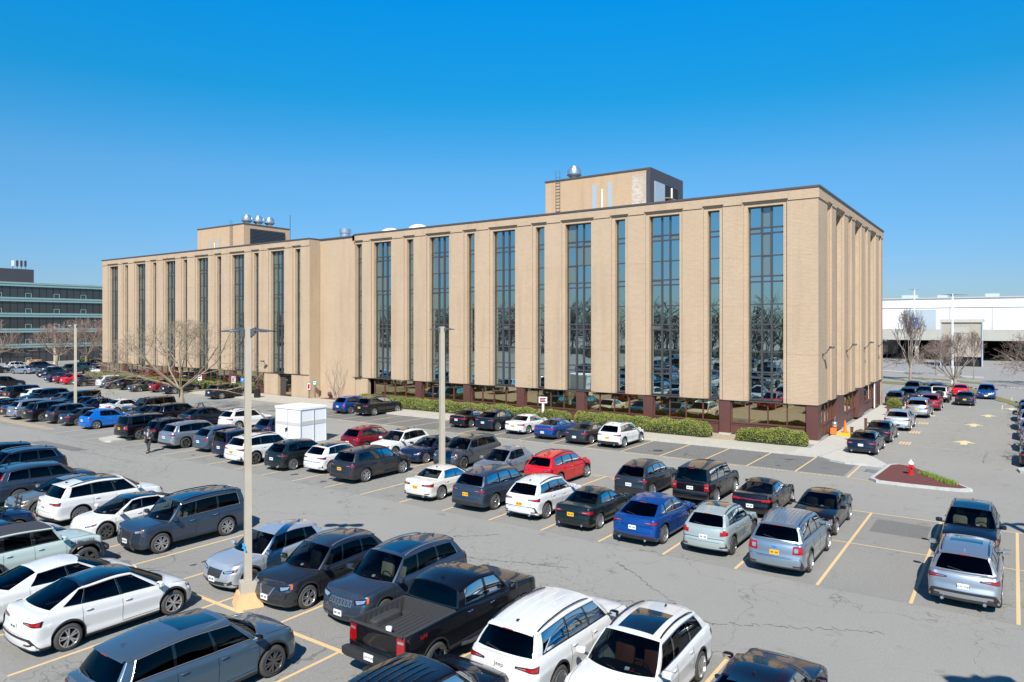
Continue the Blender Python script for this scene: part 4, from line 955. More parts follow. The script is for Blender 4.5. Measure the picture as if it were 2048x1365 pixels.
# ground floor bays
def bay(o,ux,nx,a0,a1,n,seed,z0=.25,zs=1.18):
    f=MB()
    def B(mb,a,b,d0,d1,z0,z1,mi=0):
        xs=[o[0]+ux[0]*q+nx[0]*d for q in(a,b) for d in (d0,d1)]; ys=[o[1]+ux[1]*q+nx[1]*d for q in(a,b) for d in (d0,d1)]
        mb.box(min(xs),max(xs),min(ys),max(ys),z0,z1,mi)
    B(f,a0,a1,-.1,0,z0,zs-.12); B(f,a0,a1,-.1,.05,zs-.12,zs); B(f,a0,a1,-.1,.035,zs-.26,zs-.20); B(f,a0,a1,-.3,-.1,.0,z0+.02,1)
    for i in range(1,n):
        c=a0+(a1-a0)*i/n; B(f,c-.04,c+.04,-.06,.05,zs,ZB-.06); B(f,c-.03,c+.03,0.002,.03,z0,zs-.27)
    B(f,a0,a0+.1,-.06,.04,zs,ZB-.06); B(f,a1-.1,a1,-.06,.04,zs,ZB-.06)
    w=f.build('storefront_window',['brown_panel','concrete_light'],office)
    for i in range(n):
        c0=a0+(a1-a0)*i/n;c1=a0+(a1-a0)*(i+1)/n; g=MB(); g.add([(o[0]+ux[0]*a-nx[0]*.03,o[1]+ux[1]*a-nx[1]*.03,z) for a,z in ((c0,zs),(c1,zs),(c1,ZB-.05),(c0,ZB-.05))],[(0,1,2,3)]); g.build('pane','glass_bronze',w)
px=[-12.02-6.46*k for k in range(7)]+[-57.9]
for k in range(7):
    a1,a0=px[k]-.42,px[k+1]+.42
    bay((0,55.28),(1,0),(0,-1),a0,a1,4,k)
for k,x in enumerate(px[:7]):
    p=MB(); p.box(x-.42,x+.42,55.02,56.0,.28,ZB-.06); p.build('pier','brown_panel',office); b=MB(); b.box(x-.45,x+.45,54.99,55.6,0,.28); b.build('pier_base','concrete_light',office)
    d=MB(); d.prism([(x+.421,0),(x+.60,0),(x+.421,-.7)],-.11,-.0) ; d.v=[(a,55.2+c*1.0,ZB-.06+b) for a,b,c in d.v]; d.build('bracket','dark_soffit',office)
sp=[(55.6,.5),(63.3,1.3),(73.0,1.45),(83.2,1.2)]
pr=56.1
for k,(y,hw) in enumerate(sp):
    if k: bay((-11.95,0),(0,1),(1,0),pr,y-hw,4 if k>1 else 5,20+k); p=MB(); p.box(-12.9,-11.62,y-hw,y+hw,.2,ZB-.06); p.build('pier','brown_panel',office); pr=y+hw
bay((-11.95,0),(0,1),(1,0),pr,86,1,29)
lp=[-75.9-6.9*k for k in range(7)]
for k in range(len(lp)-1):
    bay((0,54.58),(1,0),(0,-1),lp[k+1]+.42,lp[k]-.42 if k else lp[k]-.02,4,50+k); p=MB(); p.box(lp[k+1]-.42,lp[k+1]+.42,54.32,55.2,.2,ZB-.06); p.build('pier','brown_panel',office)
dr=MB(); dr.box(-73.15,-70.65,54.7,54.9,.1,ZB-.06); d0=dr.build('door','dark_soffit',office); g=MB(); g.box(-72.0,-71.0,54.66,54.69,.3,2.4); g.build('pane','glass_bronze',d0); g=MB(); g.box(-72.2,-70.8,54.6,54.65,2.55,2.7); g.build('door_header','bronze_frame',d0)
# penthouses
def penthouse(x0,x1,y0,y1,zt,dark):
    p=MB(); p.box(x0,x1,y0,y1,18.0,zt-.14); o=p.build('penthouse','brick_plain',office)
    c=MB(); c.box(x0-.08,x1+.08,y0-.08,y1+.08,zt-.14,zt); c.build('parapet_cap','cap_metal',o)
    return o
pR=penthouse(-39.3,-27.75,61.7,69.5,23.4,1)
d=MB(); d.box(-27.72,-27.6,61.6,69.4,18.4,23.25); d.box(-28.0,-27.6,61.45,61.62,18.4,23.25); d.build('metal_siding','penthouse_dark',pR)
d=MB(); d.box(-27.58,-27.5,62.3,64.6,18.6,22.2,0); d.build('sheet_panel','sheet_metal',pR); d=MB(); d.box(-27.58,-27.52,64.6,67.9,18.6,22.2); lo=d.build('louver','dark_void',pR)
for z in (19.6,20.9): d=MB(); d.box(-27.52,-27.1,64.7,67.8,z,z+.08); d.build('louver_blade','bark_light',lo)
d=MB(); d.box(-27.52,-27.4,66.1,66.25,18.6,22.1); d.build('post','white_paint',lo)
mk_brick('brick_worn',0,(.40,.32,.25),(.55,.48,.40),(.6,.55,.48),.15,.3)
d=MB(); d.box(-29.6,-28.0,61.67,61.69,18.4,22.9); d.build('patched_brick','brick_worn',pR)
for x in (-33.6,-31.9): d=MB(); d.box(x-.22,x+.22,61.62,61.69,18.9,22.4); d.build('slit_window','sheet_metal',pR)
d=MB(); d.box(-32.8,-32.7,61.6,61.69,18.4,21.9); d.build('white_pipe','white_paint',pR)
def ladder(x,y,z0,z1,par):
    for sx in (-.24,.24): d=MB(); d.tube([(x+sx,y,z0),(x+sx,y,z1)],.03,5); d.build('ladder_rail','fixture_grey',par)
    d=MB(); z=z0+.1
    while z<z1-.6: d.tube([(x-.24,y,z),(x+.24,y,z)],.022,4); z+=.32
    d.build('ladder_rungs','fixture_grey',par)
ladder(-37.7,61.5,18.4,24.3,pR)
pL=penthouse(-102.6,-90.75,61.6,69.5,23.4,0); ladder(-93.6,61.4,18.4,24.0,pL)
d=MB(); d.box(-90.74,-90.66,62.6,68.6,20.4,22.7); lo=d.build('louver','louver',pL)
for k in range(11): b=MB(); b.box(-90.66,-90.58,62.65,68.55,20.5+k*.2,20.56+k*.2); b.build('louver_blade','fixture_grey',lo)
for x in (-99.0,-97.0): d=MB(); d.box(x-.2,x+.2,61.52,61.59,18.9,21.6); d.build('slit_window','sheet_metal',pL)
d=MB(); d.tube([(-97.9,61.5,18.4),(-97.9,61.5,20.8),(-98.1,61.5,20.9)],.06,6); d.build('white_pipe','white_paint',pL)
d=MB(); d.tube([(-90.2,69.2,18),(-90.2,69.2,25.4)],.05,5); d.build('antenna_mast','fixture_grey',pL)
def fan(x,y,z,r,lab,grp=None):
    m=MB(); m.lathe([(r*.55,0),(r*.6,.25),(r*.98,.45),(r*1.02,.9),(r*.92,1.12),(r*.66,1.22),(r*.62,1.36),(r*.001,1.38)],24,c=(0,0,0)); o=m.build('exhaust_fan','galv',None,True,40,(x,y,z)); tag(o,lab,'exhaust fan',grp); 
    b=MB(); b.lathe([(r*.9,.50),(r*1.06,.5),(r*1.06,.56),(r*.9,.56)],24); b.build('fan_rim','fixture_grey',o)
    return o
for (x,y),l in zip(((-91.9,62.9),(-91.6,64.6),(-91.4,66.4)),('leftmost of three silver roof fans on the far penthouse','middle of three silver roof fans on the far penthouse','rightmost of three silver roof fans on the far penthouse')): fan(x,y,23.4,.72,l,'silver fans on the far penthouse')
fan(-36.6,62.9,23.4,.70,'single silver exhaust fan on the near brown-sided penthouse')
m=MB(); m.lathe([(.6,0),(.6,1.5),(.7,1.5),(.7,2.0),(.001,2.1)],18); tag(m.build('roof_vent','galv',None,True,40,(-64.6,57.4,18.0)),'plain silver vent pipe on the roof above the recessed wall','roof vent')
for x,y,l in ((-57.5,57.8,'left white domed hood on the office roof edge'),(-52.9,57.4,'right white domed hood on the office roof edge')):
    m=MB(); m.lathe([(1.25,0),(1.25,.5),(1.2,.8),(.95,1.15),(.5,1.35),(.001,1.4)],20); o=m.build('roof_hood','white_paint',None,True,50,(x,y,18.2)); tag(o,l,'roof hood','white hoods on the office roof')
    b=MB(); b.box(-1.5,-.6,-1.0,.6,.45,.55); b.build('hood_flap','white_paint',o)
def flood(x,y,z,nx,ny,lab):
    m=MB(); m.tube([(0,0,-.5),(nx*.25,ny*.25,-.35),(nx*.45,ny*.45,-.02)],.035,6); m.box(-.08,.08,-.08,.08,-.62,-.42); o=m.build('floodlight','fixture_grey',None,False,None,(x,y,z)); tag(o,lab,'floodlight','floodlights on the office wall')
    h=MB(); h.rbox((nx*.62,ny*.62,.05),(.34 if nx else .5,.34 if ny else .5,.16),.4,10); h.build('lamp_head','fixture_grey',o,True)
    h=MB(); h.rbox((nx*.64,ny*.64,-.03),(.24,.24,.04),.4,8); h.build('lens','plate_white',o)
for y,n in ((56.3,'nearest the front corner'),(65.4,'second from the front corner'),(74.2,'third from the front corner'),(82.8,'farthest from the front corner')): flood(-11.55,y,7.0,1,0,'grey arm floodlight on the side wall, '+n)
flood(-75.2,54.25,4.2,0,-1,'grey floodlight above the office entrance door')
# ---------------------------------------------------------------- background buildings
teal=thing('office_block','dark glass office block with pale teal bands at far left','building')
tx=-188.0; zz=[0,3.35,6.9,10.5,14.1,17.6]
m=MB(); m.box(tx-40,tx-.3,40,118,0,17.4); m.build('core','dark_void',teal)
for i,z in enumerate(zz[1:]):
    m=MB(); m.box(tx-40,tx+.25,40,118,z,z+.55); m.box(tx-40,tx+.35,40,118,z+.55,z+.95); m.build('spandrel_band','teal_band',teal)
for i in range(5):
    z0=zz[i]+(.95 if i else 0); z1=zz[i+1]
    for j in range(26):
        y=40+j*3.0; g=MB(); g.add([(tx-.05,y+.06,z0),(tx-.05,y+2.94,z0),(tx-.05,y+2.94,z1),(tx-.05,y+.06,z1)],[(0,1,2,3)]); 
        w=g.build('window','glass_dark',teal)
        f=MB(); f.box(tx-.1,tx+.02,y-.05,y+.05,z0,z1); f.build('mullion','dark_void',w); f=MB(); f.box(tx-.1,tx,y+1.46,y+1.54,z0,z1); f.build('mullion','dark_void',w)
        if j%2==0:
            f=MB(); 
            for a in ((y+.1,y+.2,z0,z0+1.0),(y+1.3,y+1.4,z0,z0+1.0),(y+.2,y+1.3,z0+.9,z0+1.0)): f.box(tx-.1,tx+.03,*a)
            f.build('sash','teal_band',w)
m=MB(); m.box(tx-30,tx-10,44,75.7,18.5,22.3); m.build('roof_plant_room','penthouse_dark',teal)
an=thing('cell_antenna','cluster of dark cell antennas on the dark rooftop plant room','antenna',(tx-11,73,22.3))
for k,(a,b) in enumerate(((-2.4,.3),(-.9,0),(.6,-.2),(2.0,.2))): a*=.55; m=MB(); m.tube([(a*.3,a,0),(a*.3,a,2.3)],.06,5); m.build('mast','fixture_grey',an); m=MB(); m.box(a*.3-.2,a*.3+.2,a-.2,a+.2,.7,2.1); m.build('antenna_panel','penthouse_dark' if k else 'white_paint',an)
mall=thing('shopping_mall','huge white windowless building behind the parking deck at right','building')
m=MB(); m.box(-160,160,286,380,0,18.0); m.build('wall','white_wall',mall)
m=MB(); m.box(-160,160,285.7,286,14.6,14.75); m.box(-160,160,285.5,286,17.8,18.1); 
m.build('trim','concrete_light',mall)
for x in range(-150,160,12): m=MB(); m.box(x,x+.25,285.8,286,0,14.6); m.build('panel_joint','deck_conc',mall)
for x,w in ((-33,5),(-22,3),(-8,4),(12,3)): m=MB(); m.box(x,x+w,290,296,18,19.3); m.build('roof_unit','sheet_metal',mall)
m=MB(); m.box(-31,-22,285.6,285.8,4,14); m.build('grey_panel','sheet_metal',mall)
deck=thing('parking_deck','grey concrete two level parking deck in front of the mall','parking deck')
m=MB(); m.box(-160,160,204,280,5.1,6.0); m.build('deck_slab','deck_conc',deck); m=MB(); m.box(-160,160,203.6,204,4.9,7.6); m.build('parapet','deck_conc',deck)
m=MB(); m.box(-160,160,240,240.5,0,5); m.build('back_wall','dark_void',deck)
for x in range(-150,150,13): m=MB(); m.box(x-.4,x+.4,205,206,0,5.1); m.build('column','deck_conc',deck)
for x,w in ((-34,6),(-19,7.5),(-6.8,.1),(.4,4)): m=MB(); m.box(x,x+w,238,238.4,0,4.6); m.build('bright_panel','white_wall',deck)
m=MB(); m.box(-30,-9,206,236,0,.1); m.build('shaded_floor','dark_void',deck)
tow=thing('stair_tower','beige mesh clad stair tower standing before the parking deck','tower',(-9.0,176,0))
m=MB(); m.box(-3.6,3.6,0,6,2.0,9.2); m.build('screen','screen_beige',tow); m=MB(); m.box(-3.9,3.9,-.3,6.3,9.2,9.9); m.build('cap','concrete_light',tow)
for x in (-3.8,3.55): m=MB(); m.box(x,x+.25,-.25,0,0,9.2); m.build('post','sheet_metal',tow)
for x in (-1.8,0,1.8): m=MB(); m.box(x-.05,x+.05,-.06,0,2,9.2); m.build('mullion','deck_conc',tow)
m=MB(); m.box(-1.9,1.4,-.1,-.05,7.0,8.2); m.build('panel','deck_conc',tow); m=MB(); m.box(-3.4,3.4,.5,5,0,2); m.build('base','dark_void',tow)
# ---------------------------------------------------------------- trees
def bare_tree(name,label,loc,H,spread,trunk_h,r0,seed,nl=6,depth=4,barks=('bark_light','bark_grey'),up=.25,group=None,twr=.007,kids=4,flat=1.,columnar=False,pk=.5):
    rr=random.Random(seed); root=thing(name,label,'tree',loc,group=group); t=MB(); c=MB()
    lean=(rr.gauss(0,.12),rr.gauss(0,.12)); top=Vector((lean[0],lean[1],trunk_h))
    t.tube([(0,0,-.1),(0,0,.05),(lean[0]*.3,lean[1]*.3,trunk_h*.45),top],r0*1.3,10,r2=r0*.85); t.build('trunk',barks[0],root,True)
    def grow(p,d,L,r,dep):
        n=5 if dep>1 else 3; pts=[p]; q=p.copy(); dd=d.copy()
        for i in range(n):
            dd=(dd+Vector((rr.gauss(0,.16),rr.gauss(0,.16),rr.gauss(0,.10)+up*.22)))
            dd.normalize(); q=q+dd*L/n
            if dep<depth and (q.x**2+q.y**2)/(spread*.52)**2+((q.z-trunk_h*1.1)/(H-trunk_h*1.1) if q.z>trunk_h*1.1 else (q.z-trunk_h*1.1)/(trunk_h*.9))**2>1: pts.append(q.copy()); break
            pts.append(q.copy())
            if dep>0 and i>=(1 if dep<depth else 1):
                for k in range(kids if dep<depth else 2):
                    if rr.random()<pk:
                        a=dd.orthogonal().normalized(); a.rotate(__import__('mathutils').Quaternion(dd,rr.random()*6.28)); nd=(dd*(.75 if not columnar else 1.3)+a*.75+Vector((0,0,up*.5))).normalized()
                        grow(q.copy(),nd,L*(.50+.18*rr.random()),max(twr,r*(1-i/n*.6)*.42),dep-1)
        c.tube(pts,max(r*(.8 if dep==depth else 1),twr),5 if dep>=depth-1 else 3,r2=max(twr*.6,r*.35),caps=False,mi=0 if dep>=depth-1 else 1)
    for k in range(nl):
        a=2*math.pi*(k+rr.random()*.6)/nl; el=(.22+.6*rr.random()) if not columnar else 1.15+.2*rr.random()
        if k>=nl-1 and not columnar: el=1.3
        d=Vector((math.cos(a)*math.cos(el),math.sin(a)*math.cos(el),math.sin(el)*flat)).normalized()
        st=top*(.80+.2*rr.random()) if not columnar else Vector((0,0,trunk_h*(.85+.15*rr.random())))
        Ld=spread*.5*.95 if not columnar else (H-trunk_h)*.72
        if el>1.1 and not columnar: Ld=(H-trunk_h)*.75
        grow(st,d,Ld,r0*.5,depth)
    c.build('crown',[barks[0],barks[1]],root)
    return root
bare_tree('bare_tree','large bare spreading tree rising among cars before the left office wing','' and 0 or (-65.7,37.9,0),9.2,15.0,2.6,.25,5,9,4,('bark_light','bark_light'),.24,kids=3,twr=.009,pk=.58)
bare_tree('bare_tree','upright vase shaped bare tree behind the parked cars at right',(-12.9,123.5,0),11.5,5,2.6,.2,8,8,3,('bark_grey','twig_brown'),.6,kids=5,twr=.018,columnar=True)
bare_tree('bare_tree','broad many stemmed bare tree behind the red car at right',(-6.6,116,0),7.6,9.5,1.2,.26,9,8,3,('bark_grey','twig_pink'),.45,kids=5,twr=.017)
bare_tree('bare_tree','brownish bare tree partly hidden by the side corner of the office',(-17.6,126,0),7.0,9.5,1.6,.22,10,7,3,('bark_grey','twig_brown'),.4,kids=5,twr=.018)
bare_tree('bare_tree','small bare tree on the far island left of the stair tower',(-10.8,141.5,0),6.2,7.5,1.3,.14,12,7,3,('bark_grey','twig_brown'),.4,kids=5,twr=.019)
bare_tree('bare_tree','slim bare sapling on the far island in front of the stair tower',(-5.2,134,0),7.6,3.0,2.4,.08,13,6,3,('bark_grey','twig_brown'),.6,kids=4,twr=.015,columnar=True)
bare_tree('bare_tree','low bare tree with drooping grey branches at the right photo edge',(3.6,124,0),8.5,13,1.8,.3,14,9,3,('bark_grey','twig_brown'),.22,kids=5,twr=.018)
bare_tree('bare_tree','narrow reddish young tree against the recessed brick wall',(-63.4,54.9,.1),5.2,2.0,.5,.07,15,7,2,('bark_grey','twig_pink'),.7,kids=3,twr=.012,columnar=True)
for i,(x,y,h,w,l) in enumerate(((-152,50,10.0,14,'wide pinkish bare tree at the left photo edge by the glass block'),(-157,64,9.0,10,'bare tree left of the beige lamp posts before the glass block'),(-154.5,68.5,10.5,12,'tall bare tree just left of the nearer far lamp post'),(-155,74,9.5,9,'bare tree right of the far lamp post, before the glass block'),(-151.5,77.5,9.5,9,'bare tree closest to the left end of the brick office'))):
    bare_tree('bare_tree',l,(x,y,0),h,w,2.6,.22,20+i,8,3,('bark_light','twig_pink'),.4,kids=5,twr=.022)
for i,(x,y) in enumerate(((7.5,50.5),(7.5,57.5),(7.5,65.5),(7.5,75))): bare_tree('bare_tree','bare tree just outside the right photo edge casting branch shadows',(x,y,0),13.5,9,3,.2,30+i,7,3,('bark_grey','bark_grey'),.35,kids=4,twr=.02,group='bare trees along the right lane')
# ---------------------------------------------------------------- hedges
def hedge(label,pts,w,h,seed,dens=520):
    rr=random.Random(seed); root=thing('hedge',label,'hedge',(0,0,0)); core=MB(); lv=MB()
    L=[0]
    for a,b in zip(pts,pts[1:]): L.append(L[-1]+math.dist(a,b))
    T=L[-1]; 
    def at(s):
        for i in range(len(L)-1):
            if s<=L[i+1]+1e-6: t=(s-L[i])/(L[i+1]-L[i]); break
        return (pts[i][0]*(1-t)+pts[i+1][0]*t,pts[i][1]*(1-t)+pts[i+1][1]*t)
    def prof(s,a):  # a angle around section 0..pi (front bottom -> top -> back)
        x,y=at(min(max(s,0),T)); nz=noise.noise(Vector((x*.9,a*1.3,seed))) ; e=min(1,min(s,T-s)/.45) if 0<s<T else 0; e=max(.0,e)**.5
        c,sn=math.cos(a),math.sin(a); f=lambda v:math.copysign(abs(v)**.55,v)
        hh=h*(1+.22*noise.noise(Vector((x*.7,seed,0)))+.16*nz)*(.35+.65*e); wv=w/2*(1+.18*nz)*(.25+.75*e)
        return (x,y-f(c)*wv,.12+hh*f(sn)*.98)
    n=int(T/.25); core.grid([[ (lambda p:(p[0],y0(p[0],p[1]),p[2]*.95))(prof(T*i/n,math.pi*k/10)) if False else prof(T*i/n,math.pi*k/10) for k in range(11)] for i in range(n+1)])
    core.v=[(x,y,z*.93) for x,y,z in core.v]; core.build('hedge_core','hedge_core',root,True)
    N_=int(T*(w+2*h)*dens)
    for k in range(N_):
        s=rr.random()*T; a=rr.random()*math.pi*.82+.0; p=Vector(prof(s,a))+Vector((rr.gauss(0,.035),rr.gauss(0,.035),rr.gauss(0,.03)))
        u=Vector((rr.gauss(0,1),rr.gauss(0,1),rr.gauss(0,1))).normalized(); v=u.orthogonal().normalized(); sz=.035+.025*rr.random()
        lv.add([p-u*sz,p+v*sz*.6,p+u*sz,p-v*sz*.6],[(0,1,2,3)])
    lv.build('hedge_leaves','hedge_leaf',root)
hedge('long clipped green hedge along the front, left part behind the dark cars',[(-58.0,53.6),(-31.6,53.5)],1.4,1.05,1)
hedge('clipped green hedge along the front, right of the white sign post',[(-31.0,53.5),(-18.9,53.3)],1.35,1.1,2)
hedge('short clipped hedge at the front right corner of the office',[(-16.9,53.1),(-11.9,53.1)],1.3,1.0,3)
hedge('clipped hedge before the left wing behind the parked dark wagon',[(-121,53.9),(-77.4,53.9)],1.3,1.1,4,170)
hedge('small rounded green bush beside the side walkway',[(-10.7,82.0),(-9.3,82.0)],1.1,1.0,5)
hedge('small green bush under the far left bare trees',[(-160,70),(-156,72)],1.6,1.6,6,150)
# far woods behind the photographer, seen only in the window reflections
wd=MB(); rg=random.Random(5)
for k in range(700):
    x=-290+k*.6+rg.random(); y=-74-rg.random()*26; h=8+rg.random()*8; r=.15
    wd.tube([(x,y,0),(x+rg.gauss(0,.5),y,h*.5),(x+rg.gauss(0,1),y,h)],r,3,r2=.03,caps=False)
    for j in range(26):
        z=h*(.25+.75*rg.random()); a=rg.random()*6.28; l=(1.2+2.0*rg.random()); wd.tube([(x,y,z),(x+math.cos(a)*l,y+math.sin(a)*l,z+l*.8)],.09,3,r2=.04,caps=False)
sheet('woodland_floor',rect(-320,200,-140,-71),.03,'hedge_core'); o=wd.build('far_woods','bark_dark'); o['kind']='stuff'; tag(o,'bare woodland belt beyond the car park seen mirrored in the windows','woodland')
# ---------------------------------------------------------------- vehicles
PROTO={}
def car(style,col,Xs,Yn,hd,label,cat='car',lod=0,name=None,dx=0,text=None,group=None,rz=0,**o):
    """Xs: outer side facing +X ; Yn: contact of the wheel nearest the viewer"""
    key=(style,lod,text,tuple(sorted((k,str(v)) for k,v in o.items())))
    nm=name or {'pickup':'pickup_truck','sedan':'sedan','fast':'sedan','tesla3':'sedan','hatch':'hatchback'}.get(style,'suv' if style not in('tesla',) else 'crossover')
    if key in PROTO:
        src,c=PROTO[key]; r=clone(src,col); r.name=nm; r['label']=label; r['category']=cat
        if group: r['group']=group
        elif 'group' in r: del r['group']
    else:
        c=Car(style,**o); r=c.make(nm,label,cat,col,lod,group,text); PROTO[key]=(r,c)
    P=c.P; r.location=(Xs-P['W']/2+.02,Yn+P['wb']/2,0); r.rotation_euler=(0,0,R(90 if hd=='N' else -90)+R(rz)); r['x']=0; del r['x']
    return r,c
G1='cars in the middle double row'; 
Y='plate_yellow'
# middle double row, south side (rears to the viewer)
rE,cE=car('suvl','silverb',-5.83,26.51,'N','silver blue large suv with ribbed roof and yellow plate',tl='block',ribs=8,plate=Y,glassr='glass_tint',rail='gloss_black')
car('suv_small','paleg',-8.66,26.84,'N','pale grey green compact suv with tall upright tail lamps',tl='ell',rail='gloss_black',sun=1,cladR=.34,rim='rim_dark')
car('coupe','blue',-11.33,26.61,'N','deep blue curvy suv with white plate beside the black green sedan',tl='wide',exh=2,trim='chrome',cladcol='gloss_black',clad=.04,cladR=.1,spokes=-7)
car('sedan','bgreen',-14.41,26.98,'N','glossy black green sedan with yellow plate between blue and white suvs',plate=Y,spokes=-10,exh=2)
car('suv','white',-17.1,27.01,'N','white crossover with yellow plate between slate suv and black sedan',plate=Y,exh=2,cladR=.28,spokes=-6,kick=.18,rail='gloss_black')
car('suvl','slate',-19.91,26.92,'N','dark slate large suv with yellow plate beside white sedan',plate=Y,trim='chrome',cladR=.12,clad=.05,spokes=-5,kick=.22)
car('sedan','pearl',-23.24,26.92,'N','pearl white sedan with cream seats and yellow plate',plate=Y,seat='seat_beige',exh=2,spokes=-8)
car('suvl','char',-29.23,27.5,'N','charcoal three row suv at the end of the row left of an empty stall',plate=Y,tl='wide',rail='black_plastic',cladR=.1,clad=.05,spokes=6)
car('suv_small','white',-32.63,28.02,'N','white compact suv with black roof and black lower bumper',roofcol='gloss_black',cladR=.36,rim='rim_dark')
car('suv','bgreen',-35.18,27.27,'N','black green crossover behind the tall lamp post, white compact suv on its right',spokes=-7,kick=.2,exh=2)
car('suvl','white',-38.63,27.08,'N','white suv with yellow plate seen on both sides of the tall lamp post',plate=Y,sun=1,rim='rim_dark',rail='gloss_black')
car('element','navy',-41.3,27.6,'N','boxy dark navy suv with upright back door left of the tall lamp post',cladR=.4,rim='rim_dark')
car('suv','steel',-44.56,28.24,'N','blue grey crossover with tall boomerang tail lamps',tl='ell',kick=.2,rim='rim_dark')
car('suvl','silver',-47.67,27.75,'N','silver three row suv behind the walking person',trim='chrome',cladR=.1,clad=.05,rim='rim_dark')
car('suv','black',-51.19,28.13,'N','black crossover with roof rails directly behind the walking person',rail='satin_silver',cladR=.3)
car('boxy','black',-54.0,27.81,'N','black boxy suv at the row end beside the low kerb island',plate=Y,tl='block',spokes=5)
car('hatch','brightblue',-62.39,28.52,'N','bright blue small crossover at the row end',cladR=.3,spokes=-5,kick=.3)
car('sedan','char',-65.85,28.59,'N','dark grey sedan just left of the bright blue crossover',lod=1,plate='plate_white')
car('suv','char',-68.4,28.41,'N','dark grey crossover second left of the bright blue crossover',lod=1,kick=.25)
car('suvl','black',-71.2,27.95,'N','black suv with silver star wheels and yellow plate left of grey crossover',plate=Y,trim='chrome',spokes=5,lod=0)
car('suvl','silver',-74.1,27.81,'N','silver suv mostly hidden left of the black suv with star wheels',lod=1)
car('fast','navy',-76.9,28.09,'N','dark blue sedan with orange plate near the left photo edge',lod=1,plate=Y)
car('sedan','black',-79.8,27.93,'N','black sedan cut by the left photo edge in the middle row',lod=1)
car('sedan','white',-82.6,27.93,'N','white sedan at the left photo edge behind the black sedan',lod=1)
# middle double row, north side
car('hatch','red',-19.9,32.75,'N','bright red crossover wagon in the middle row','car',L=4.88,wb=2.89,W=1.84,H=1.70,wr=.37,xA=1.1,xWS=1.45,xRf=.5,xRr=-1.85,xRW=-2.35,xD=-2.2,win=[(.95,.05),(-.05,-1.0),(-1.08,-1.85)],leanR=.3,kick=.0,plate=Y,rail='black_plastic',spokes=-5,cladR=.04,clad=.04,tl='wide',belt=[(-1,1.06),(-.75,1.12),(0,1.05),(.45,1.03),(.72,.98),(.9,.9),(1,.8)],cowl=1.12,zRW=1.14)
car('suv','char',-14.81,33.3,'N','dark blue grey crossover next to the boxy black suv, white plate',kick=.1,trim='chrome',cladR=.2)
car('boxy','black',-11.75,33.9,'N','boxy black suv with vertical tail lamps in the middle row',tl='vert',rail=None)
car('fast','black',-8.8,33.3,'N','black sedan with full width red light bar',tl='bar')
car('sedan','black',-5.98,31.79,'S','black sedan facing the viewer beside the empty stalls',spokes=-10,sun=1,hl=(.46,.98,.60,.70))
car('suv','navyblk',-.45,31.7,'S','dark blue suv with beige seats facing the viewer, behind the silver suv',seat='seat_beige',cladR=.1,trim='chrome',rail='satin_silver')
rB,cB=car('suv','silver',-.31,26.6,'N','silver blue suv with white plate at the right, nose to dark blue suv',L=4.86,W=1.95,wb=2.86,rail='gloss_black',sun=1,exh=2,plate='plate_white',xA=.95,xWS=1.3,text='AUE•2985',cladR=.22,fo=.95,xRf=.38,xRr=-1.72,xRW=-2.28,xD=-2.12)
car('hatch','silver',-23.3,32.1,'S','small light silver hatchback facing the viewer left of the red wagon',kick=.2)
car('suvl','grey',-27.0,33.3,'S','grey seven slot grille suv facing the viewer by the second lamp post',slots=True,fplate=Y,rim='rim_dark',sun=1,trim='chrome',plate=Y)
car('sedan','navy',-30.1,33.4,'S','dark navy sedan facing the viewer just left of the second lamp post',spokes=-8,trim='chrome',lod=0)
car('suv','white',-32.9,33.5,'S','white suv with tan seats facing the viewer beside the dark red suv',seat='seat_beige',trim='chrome',sun=1.2)
car('suv','dkred',-36.0,33.9,'N','dark red crossover behind the charcoal three row suv',kick=.2,trim='chrome')
car('suv','navy',-45.5,33.7,'N','dark navy crossover half hidden behind the white box shelter',lod=1)
car('suv','white',-52.2,35.0,'N','white crossover with roof rails behind the tall lamp post',kick=.15,rail='gloss_black',lod=1,tl='wide',cladR=.3)
car('coupe','navyblk',-56.3,33.9,'N','black navy suv right of the bare tree trunk',lod=1,trim='chrome')
car('suvl','black',-60.0,33.4,'N','black suv with yellow plate directly behind the tree trunk',plate=Y,lod=1,trim='chrome')
car('sedan','navyblk',-63.3,32.4,'S','dark sedan facing the viewer just left of the tree trunk',lod=1)
car('boxy','char',-66.3,34.0,'S','grey boxy suv with silver headlamps facing the viewer left of the tree',lod=1)
car('sedan','white',-70.8,34.2,'N','white sedan behind the bright blue crossover',lod=1)
car('sedan','navy',-73.6,32.5,'S','dark blue sedan facing the viewer behind the grey crossover',lod=1)
car('sedan','navy',-76.3,32.5,'S','second dark blue sedan facing the viewer left of its twin','car',lod=1,rim='rim_dark')
car('element','black',-79.4,33.5,'S','square black suv facing the viewer just right of the left lamp post',lod=1,L=4.5)
car('sedan','grey',-82.5,33.9,'N','grey sedan with red tail lamp just left of the left lamp post',lod=1)
car('suvl','navyblk',-85.4,32.6,'S','large dark suv facing the viewer left of the left lamp post',lod=1)
car('suv_small','white',-88.5,33.8,'N','white small crossover left of the large dark suv',lod=1,kick=.2)
car('boxy','black',-91.5,33.6,'N','black boxy suv with yellow plate and vertical red lamps at left',lod=1,plate=Y,tl='vert')
car('sedan','black',-94.5,33.6,'N','black sedan left of the boxy black suv with yellow plate',lod=1)
car('fast','white',-97.3,32.6,'S','white sedan facing the viewer near the left photo edge',lod=1)
car('sedan','navyblk',-100.4,32.6,'S','dark sedan facing the viewer nearest the left photo edge',lod=1)
car('suv','black',-112.5,38.6,'N','black suv cut by the left photo edge under a yellow arrow',lod=1)
